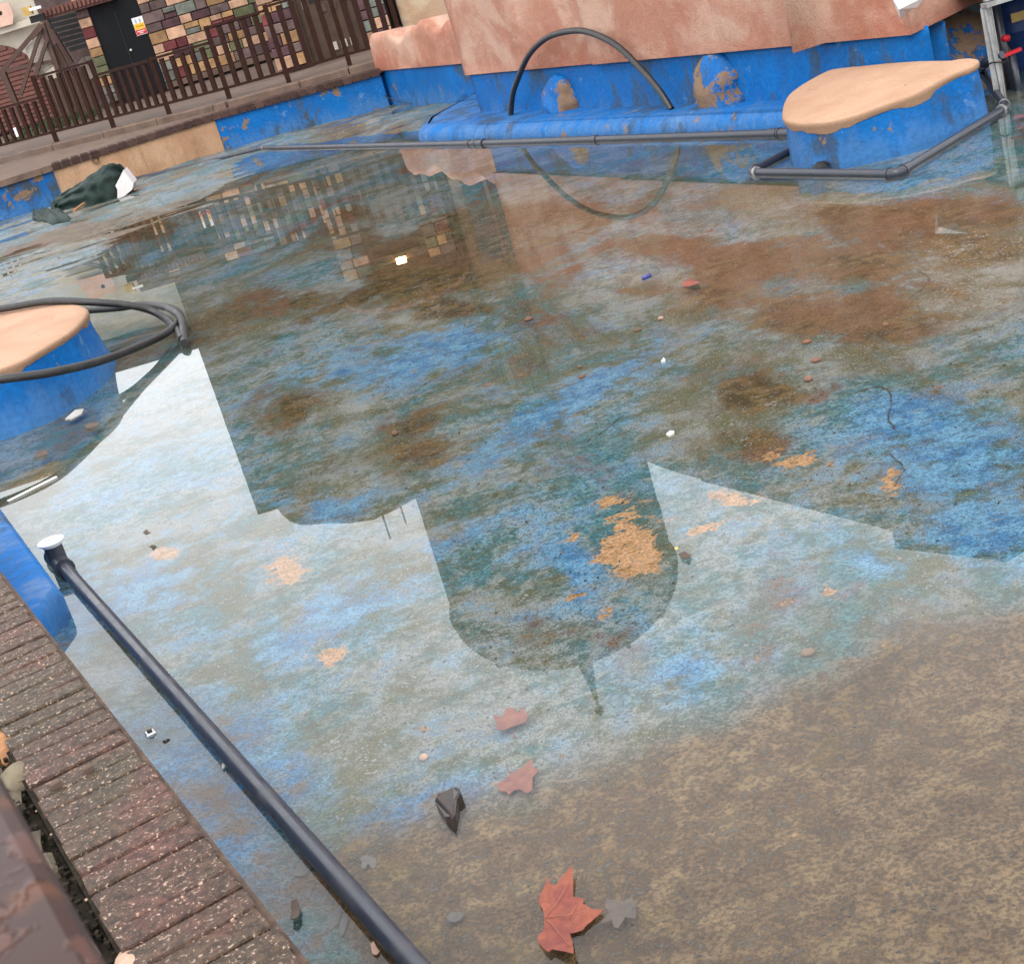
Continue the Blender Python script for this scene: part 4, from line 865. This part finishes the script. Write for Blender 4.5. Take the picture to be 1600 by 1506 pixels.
def cementblob(px, py, r1, r2, h, m, name, label):
    c = at(px, py, .43); Rr = []
    for j in range(6):
        f_ = j/5; rr_ = (1-f_**3)*.9+.1*(1-f_)+.02; Rr.append([(c[0]+(cd[0]*math.cos(a)*r1+cn[0]*math.sin(a)*r2)*rr_*(1+.3*(float(fbm(math.cos(a)*2+8, math.sin(a)*2+8+px, 5))-.5)), c[1]+(cd[1]*math.cos(a)*r1+cn[1]*math.sin(a)*r2)*rr_*(1+.3*(float(fbm(math.cos(a)*2+8, math.sin(a)*2+8+px, 5))-.5)), .40+(h+.02)*f_) for a in np.linspace(0, 2*math.pi, 21)[:-1]])
    o = MB().rings(Rr).build(name, m, None, True); tag(o, label, 'cement')
cementblob(205, 1500, .07, .032, .015, MAT['pale'], 'cement_lump', 'pale cement lump between the coping and the near rail')
cementblob(5, 1150, .08, .035, .012, MAT['rust'], 'cement_patch', 'rusty cement patch behind the coping at the left edge'); cementblob(0, 1100, .035, .02, .012, MAT['pale'], 'cement_patch', 'pale cement patch at the left edge behind the coping'); cementblob(25, 1200, .05, .04, .02, MAT['oldbrick'], 'stone_lump', 'round grey stone beside the near rail and broken bricks')
# soil crumbs
cr = MB()
for k in range(900):
    s_ = random.uniform(0, Lc); c = st0+cd*s_+cn*(.203+abs(random.gauss(0, .035))); r = random.uniform(.002, .006); z0 = .398+random.uniform(0, .02)
    cr.box((c[0], c[1], z0), (r*2, r*1.6, r*1.6), random.uniform(0, 3))
tag(cr.build('soil_crumbs', MAT['mortar']), 'dark soil crumbs behind the near coping', 'soil', kind='stuff')
cr = MB()
for k in range(240):
    s_ = random.uniform(0, Lc); c = st0+cd*s_+cn*random.uniform(.03, .33); r = random.uniform(.0007, .0024); cr.box((c[0], c[1], .437 if (c-st0).dot(cn) < .21 else .43), (r*2, r*1.5, r*1.4), random.uniform(0, 3))
tag(cr.build('pale_grit', MAT['pale']), 'pale grit scattered over the near coping', 'grit', kind='stuff')
for (px, py, sz, lb) in ((136, 1199, .012, 'small grey pebble resting on the near coping pavers'), (86, 1223, .013, 'small pinkish pebble at the rear edge of the near coping')):
    c = at(px, py, .44); tag(MB().box((c[0], c[1], .438), (sz*1.5, sz, sz), .6, .003).build('pebble', MAT['kerb']), lb, 'pebble')
# blue painted nib beyond the coping
nz = .11; nq = [at(62, 953, nz)[:2], at(92, 914, nz)[:2], at(0, 789, nz)[:2]]; nq.append(nq[2]+(nq[2]-nq[1])*1.0)
nib = [nq[1], nq[3], nq[3]+cn*.75, nq[0]+(nq[0]-nq[1])*3.0]
nbp = ccw(dens([np.array(p) for p in nib], 3)); Rg = []
for off, zz in ((0, -.1), (0, .075), (-.006, .100), (-.02, .112)): Rg.append([(p[0], p[1], zz+.004*(float(fbm(p[0]*6, p[1]*6, 71))-.5)) for p in offset(nbp, off)])
tag(MB().rings(Rg).build('blue_nib', MAT['blue'], None, ang=40), 'bright blue painted pool wall nib ending beside the brick coping', 'pool wall')
# near rail
r0, r1 = at(-6, 1196, 1.30), at(172, 1512, 1.30); rd = (r1-r0)[:2]/np.linalg.norm((r1-r0)[:2]); rn = np.array([rd[1], -rd[0]])
if rn[0] > 0: rn = -rn
ra, rb = r0[:2]-rd*.6, r1[:2]+rd*1.2
nr = empty('near_rail', (ra[0], ra[1], 1.25), 'out of focus wet brown handrail in the bottom left corner', 'railing')
Wd = .055; RRg = []
prof = [(.006, 1.282), (.001, 1.286), (.0, 1.292), (.0025, 1.2975), (.008, 1.30), (Wd-.008, 1.30), (Wd-.0025, 1.2975), (Wd, 1.292), (Wd-.006, 1.282)]
MB().rings([[(p[0]+rn[0]*o_2, p[1]+rn[1]*o_2, zz) for o_2, zz in prof] for p in (ra, rb)]).build('top_rail', MAT['wetrail'], nr)
for q in (ra+rd*.05, rb-rd*.05): MB().box((q[0]+rn[0]*Wd/2, q[1]+rn[1]*Wd/2, .83), (.045, .045, .85)).build('post', MAT['brownmetal'], nr)

# ================================================================== LEAVES AND LITTER
def leaf(poly_px, z0, m, label, curl=.006, stem=None, veins=None, name='fallen_leaf', zm=None):
    P = [at(px, py, z0) for px, py in poly_px]; cen = sum(P)/len(P); P = [np.array(p) for p in dens(P, 2)]; n = len(P)
    rm = max(np.linalg.norm(p-cen) for p in P)
    def zz(p, s=0): return z0+curl*(np.linalg.norm(p[:2]-cen[:2])/rm)**1.5*(.4+1.2*float(fbm(p[0]*18, p[1]*18, 4)))
    e = empty(name, (cen[0], cen[1], z0), label, 'leaf')
    top = [(p[0], p[1], zz(p)) for p in P]; mid = [tuple(cen[:2]+(p[:2]-cen[:2])*.55)+(z0+.25*(zz(p)-z0)+.0012,) for p in P]
    vs = top+mid+[(cen[0], cen[1], z0+.0005)]; fs = []
    for k in range(n):
        k2 = (k+1) % n; fs += [(k, k2, n+k2, n+k), (n+k, n+k2, 2*n)]
    lowv = [(v[0], v[1], v[2]-.0012) for v in vs]; nn = len(vs)
    fs2 = [tuple(nn+i for i in reversed(f_)) for f_ in fs]+[(k, nn+k, nn+(k+1) % n, (k+1) % n) for k in range(n)]
    MB().add(vs+lowv, fs+fs2).build('blade', m, e, ang=55)
    if stem: MB().tube([np.append(at(*q, z0)[:2], z0+.003+.002*i) for i, q in enumerate(stem)], .0014, 6).build('stem', m, e, True)
    for vv in (veins or []):
        MB().tube([np.append(at(*q, z0)[:2], z0+.0022+.004*i) for i, q in enumerate(vv)], .0007, 5).build('vein', MAT['vein'], e, True)
    return e
def zs(pts, s, ox, oy): return [(ox+x/s, oy+y/s) for x, y in pts]
big = zs([(650, 85), (640, 440), (780, 460), (765, 520), (890, 600), (1045, 625), (1000, 670), (800, 830), (770, 880), (600, 920), (640, 1050), (660, 1180), (665, 1255), (470, 1190), (375, 1150), (320, 1195), (190, 1060), (170, 970), (250, 880), (265, 720), (240, 600), (190, 520), (205, 430), (260, 350), (310, 215), (350, 300), (420, 310), (530, 190)], 8.42, 820, 1350)
LZ = WZ+.0025
leaf(big, LZ, MAT['leaf'], 'largest russet plane leaf, with pointed lobes, at the bottom of the photo', .012, None, [zs(v, 8.42, 820, 1350) for v in ([(265, 720), (600, 700), (900, 660)], [(265, 720), (420, 560), (600, 300)], [(270, 740), (400, 860), (600, 1130)], [(380, 570), (310, 420)], [(600, 700), (700, 560)], [(600, 700), (680, 830)])])
sm_ = zs([(1080, 490), (1270, 490), (1310, 500), (1400, 460), (1475, 540), (1465, 740), (1320, 700), (1290, 770), (1240, 870), (1180, 850), (1150, 740), (1000, 800), (1040, 700), (1120, 640), (1060, 570)], 8.42, 820, 1350)
leaf(sm_, .006, MAT['leafdark'], 'small brown lobed leaf with yellow corner touching the largest leaf', .006, zs([(1300, 500), (1330, 340), (1430, 130)], 8.42, 820, 1350))
l3 = zs([(135, 195), (215, 225), (265, 130), (340, 120), (400, 150), (460, 110), (450, 150), (495, 190), (470, 280), (370, 300), (240, 370), (170, 340), (180, 290)], 6.4, 750, 1090)
leaf(l3, .004, MAT['leafwet'], 'red leaf nearest the dome reflection, upper of the two mid leaves', .01, zs([(330, 350), (350, 400), (380, 430)], 6.4, 750, 1090))
l4 = zs([(175, 890), (320, 780), (545, 665), (535, 720), (605, 755), (530, 810), (530, 960), (480, 985), (400, 920), (330, 930), (290, 990), (270, 950), (210, 950)], 6.4, 750, 1090)
leaf(l4, .004, MAT['leafwet'], 'red leaf right of the slate chip, lower of the two mid leaves', .012, zs([(320, 780), (280, 730), (275, 680)], 6.4, 750, 1090))
def z6(p): return zs(p, 3.985, 400, 1128)
leaf(z6([(440, 1240), (480, 1180), (540, 1130), (530, 1190), (510, 1260), (460, 1300)]), .0, MAT['leafgrey'], 'drowned grey leaf blade left of the near pipe at the bottom', .002)
leaf(z6([(520, 1260), (550, 1200), (580, 1190), (570, 1250), (545, 1340), (525, 1330)]), .002, MAT['leafgrey'], 'narrow drowned leaf beside the grey leaf left of the near pipe', .004)
leaf(z6([(215, 1240), (225, 1130), (260, 1115), (275, 1150), (270, 1220), (240, 1250)]), LZ+.004, MAT['leafdark'], 'curled dark leaf near the coping corner at the bottom', .008)
leaf(z6([(1185, 1215), (1215, 1185), (1260, 1180), (1300, 1200), (1270, 1235), (1230, 1250), (1195, 1235)]), .001, MAT['leafgrey'], 'grey drowned leaf right of the near pipe at the bottom', .002)
leaf(z6([(640, 850), (690, 830), (745, 850), (755, 890), (735, 925), (710, 890), (690, 880), (680, 915), (655, 905), (660, 870)]), .0, MAT['leafgrey'], 'drowned hook shaped leaf just right of the near pipe', .003, z6([(650, 850), (610, 835), (585, 845)]))
leaf(z6([(235, 960), (260, 880), (330, 850), (370, 890), (300, 960)]), .0, MAT['leafgrey'], 'drowned dark leaf left of the near pipe higher up', .002)
leaf(z6([(715, 1385), (735, 1370), (770, 1430), (750, 1455), (725, 1440)]), LZ, MAT['pale'], 'small pale leaf fragment right of the near pipe bottom', .003)
def chip(poly_px, h, m, label, name, cat, zb=None):
    P = [at(px, py, WZ)[:2] for px, py in poly_px]; P = ccw(P); zb = -.01 if zb is None else zb
    R1 = [(p[0], p[1], zb) for p in P]; R2 = [(p[0], p[1], WZ+h*.8+.003*math.sin(i*2)) for i, p in enumerate(P)]; R3 = [(p[0], p[1], WZ+h+.003*math.sin(i*1.7)) for i, p in enumerate(offset(P, -.006))]
    return tag(MB().rings([R1, R2, R3]).build(name, m), label, cat)
chip(z6([(1125, 525), (1150, 490), (1240, 440), (1280, 450), (1292, 485), (1262, 520), (1250, 610), (1230, 652), (1190, 625)]), .018, MAT['slate'], 'dark triangular slate chip standing in the shallow water', 'slate_chip', 'stone')
def pebble(px, py, r, m, label, cat='pebble', name='pebble', flat=.6):
    c = at(px, py, WZ); mb = MB().lathe([(.01*r/.01*.3, -.8*r*flat), (r*.9, -.4*r*flat), (r, 0), (r*.8, .6*r*flat), (r*.3, r*flat)], (0, 0, 0), 9)
    mb.v = [(c[0]+v[0]*(1+.3*math.sin(px)), c[1]+v[1], fz(c[0], c[1])+.4*r+v[2]) for v in mb.v]; return tag(mb.build(name, m, None, True), label, cat)
PB = [(614, 668, .017, 'orange', 'orange pebble on the dark stain right of the bright sky reflection'), (1272, 551, .015, 'pinkpebble', 'upper of two pink pebbles on the brown stain at right'), (1260, 580, .016, 'pinkpebble', 'lower of two pink pebbles on the brown stain at right'), (1258, 522, .014, 'orange', 'small orange pebble in the red brown sediment at right'),
      (1259, 1005, .014, 'tanpebble', 'brown pebble on the grey floor at lower right'), (657, 1168, .012, 'pale', 'pale pebble with a dark trail below the dome reflection'), (903, 563, .013, 'tanpebble', 'brown pebble in the middle of the floor'), (906, 578, .011, 'orange', 'orange pebble close below the brown middle pebble'), (1030, 488, .014, 'pale', 'pale pebble below the violet cap'), (824, 491, .017, 'orange', 'rusty pebble at the centre top of the floor'), (994, 506, .012, 'tanpebble', 'small tan pebble left of the pale pebble'), (1381, 494, .014, 'orange', 'orange crumb beside the upper crack at right')]
for px, py, r, m, lb in PB: pebble(px, py, r, MAT[m], lb)
pebble(1053, 842, .006, MAT['yellow'], 'tiny yellow fragment at the right rim of the dome reflection', 'fragment', 'yellow_fragment')
vc = at(1010, 431, WZ+.01); cpq = MB().tube([vc+np.array([-.02, -.006, -.006]), vc+np.array([.02, .008, -.004])], .009, 10).build('bottle_top', MAT['bluecap'], None, True); tag(cpq, 'violet blue plastic cap lying on the floor', 'cap')
leaf([(1066, 446), (1076, 440), (1090, 441), (1095, 446), (1082, 449), (1070, 449)], LZ, MAT['leaf'], 'curled orange leaf right of the violet cap', .012)
leaf([(132, 669), (140, 664), (152, 661), (157, 663), (154, 668), (142, 672)], LZ, MAT['leafdark'], 'dark red leaf floating in front of the left platform', .012)
leaf([(52, 716), (62, 707), (74, 705), (74, 711), (64, 716)], LZ, MAT['leafdark'], 'dark leaf floating furthest left below the platform', .012)
leaf([(752, 605), (760, 600), (769, 601), (768, 605), (758, 607)], LZ, MAT['leafdark'], 'small dark leaf in the middle of the blue scuffed floor', .01)
leaf([(1060, 868), (1070, 864), (1081, 868), (1076, 876), (1066, 874)], LZ, MAT['leafdark'], 'dark red leaf scrap right of the dome reflection', .006)
leaf([(224, 834), (230, 830), (237, 834), (231, 838)], LZ+.02, MAT['leafdark'], 'tiny brown leaf in the bright reflection above the drain cap', .008)
def flake(poly, label, m='flake', zz=None):
    P = ccw([at(px, py, WZ)[:2] for px, py in poly]); z0 = WZ+.002 if zz is None else zz; tag(MB().prism(P, z0-.002, z0+.003).build('paint_flake', MAT[m]), label, 'flake')
flake([(1041, 680), (1047, 675), (1054, 675), (1053, 679), (1046, 683)], 'white flake on the teal floor above the wedge reflection'); flake([(1033, 567), (1037, 560), (1040, 563), (1039, 567)], 'small white flake above the other white flake mid floor')
flake([(102, 656), (118, 642), (131, 640), (128, 647), (112, 656)], 'scrap of white paper in front of the left platform')
flake([(347, 1196), (352, 1192), (356, 1190), (353, 1199), (349, 1204)], 'white splash flake beside the near pipe');
wl = [at(12, 783, WZ+.004), at(88, 745, WZ+.004)]; tag(MB().beam(wl[0], wl[1], .012, .005).build('white_strip', MAT['white']), 'thin white plastic strip lying in front of the blue nib', 'strip')
# screw plate on the floor by the coping
sw = at(235, 1145, .022); sp_ = empty('screw_washer', tuple(sw), 'square zinc washer with a screw by the near coping', 'washer')
MB().box((sw[0], sw[1], .022), (.026, .026, .008), .4, .003).build('washer_plate', MAT['zinc'], sp_); MB().lathe([(.007, 0), (.007, .004), (.003, .007)], (sw[0], sw[1], .026), 10).build('screw_head', MAT['slate'], sp_)
c = at(260, 1157, .02); tag(MB().box((c[0], c[1], .02), (.016, .009, .009), .8, .003).build('pebble', MAT['slate']), 'dark pebble beside the square washer', 'pebble')
# scattered fine grit over the floor
gr = MB(); 
for k in range(1100):
    px, py = random.uniform(0, 1600), random.uniform(300, 1500); p = at(px, py, 0)
    if p[0] < -8.5 or (p[:2]-e0).dot(cn) > -.03: continue
    r = random.uniform(.0008, .0022)*(1+p[1]*.12); gr.box((p[0], p[1], fz(p[0], p[1])+r*.3), (r*2.4, r*1.4, r), random.uniform(0, 3.1))
tag(gr.build('floor_grit', MAT['slate']), 'fine dark grit scattered over the pool floor', 'grit', kind='stuff')
for ck in ([(1430, 415), (1445, 425), (1452, 432), (1440, 447), (1420, 462), (1405, 475)], [(1330, 608), (1352, 603), (1375, 597), (1385, 603), (1392, 611), (1391, 626), (1386, 646), (1392, 656), (1400, 671)], [(1390, 703), (1398, 712), (1407, 718), (1411, 728), (1400, 743), (1388, 762)], [(905, 690), (930, 678), (960, 655), (985, 640)]):
    P = [at(px+random.uniform(-2, 2), py+random.uniform(-1, 1), 0)[:2] for px, py in dens(ck, 3)[:-3]]; mb = MB(); L_, R2 = [], []
    for i, p in enumerate(P):
        t_ = P[min(i+1, len(P)-1)]-P[max(i-1, 0)]; t_ = t_/np.linalg.norm(t_); n_ = np.array([-t_[1], t_[0]])*random.uniform(.0006, .003)*(0.3 if i in (0, len(P)-1) else 1)
        zz = fz(p[0], p[1])+.003; L_.append((p[0]+n_[0], p[1]+n_[1], zz)); R2.append((p[0]-n_[0], p[1]-n_[1], zz))
    n = len(P); mb.add(L_+R2, [(k, k+1, n+k+1, n+k) for k in range(n-1)]).build('crack', MAT['slate'], fl)
# loose cable at the low wall
cb = MB().tube(smooth_path([onl(px, py, L0, L1)+np.array([-.05, -.06, 0]) for px, py in ((596, 105), (598, 125), (606, 145), (625, 155), (650, 160))], 5), .006, 6).build('cable', MAT['hose'], None, True); tag(cb, 'thin cable hanging at the corner of the low rock wall', 'cable')
cb2 = MB().tube(smooth_path([aty(px, py, 18.3) for px, py in ((618, 40), (640, 46), (665, 42), (690, 34), (722, 28))], 5), .010, 6).build('cable', MAT['hose'], None, True); tag(cb2, 'dark cable lying behind the top of the low rock wall', 'cable')
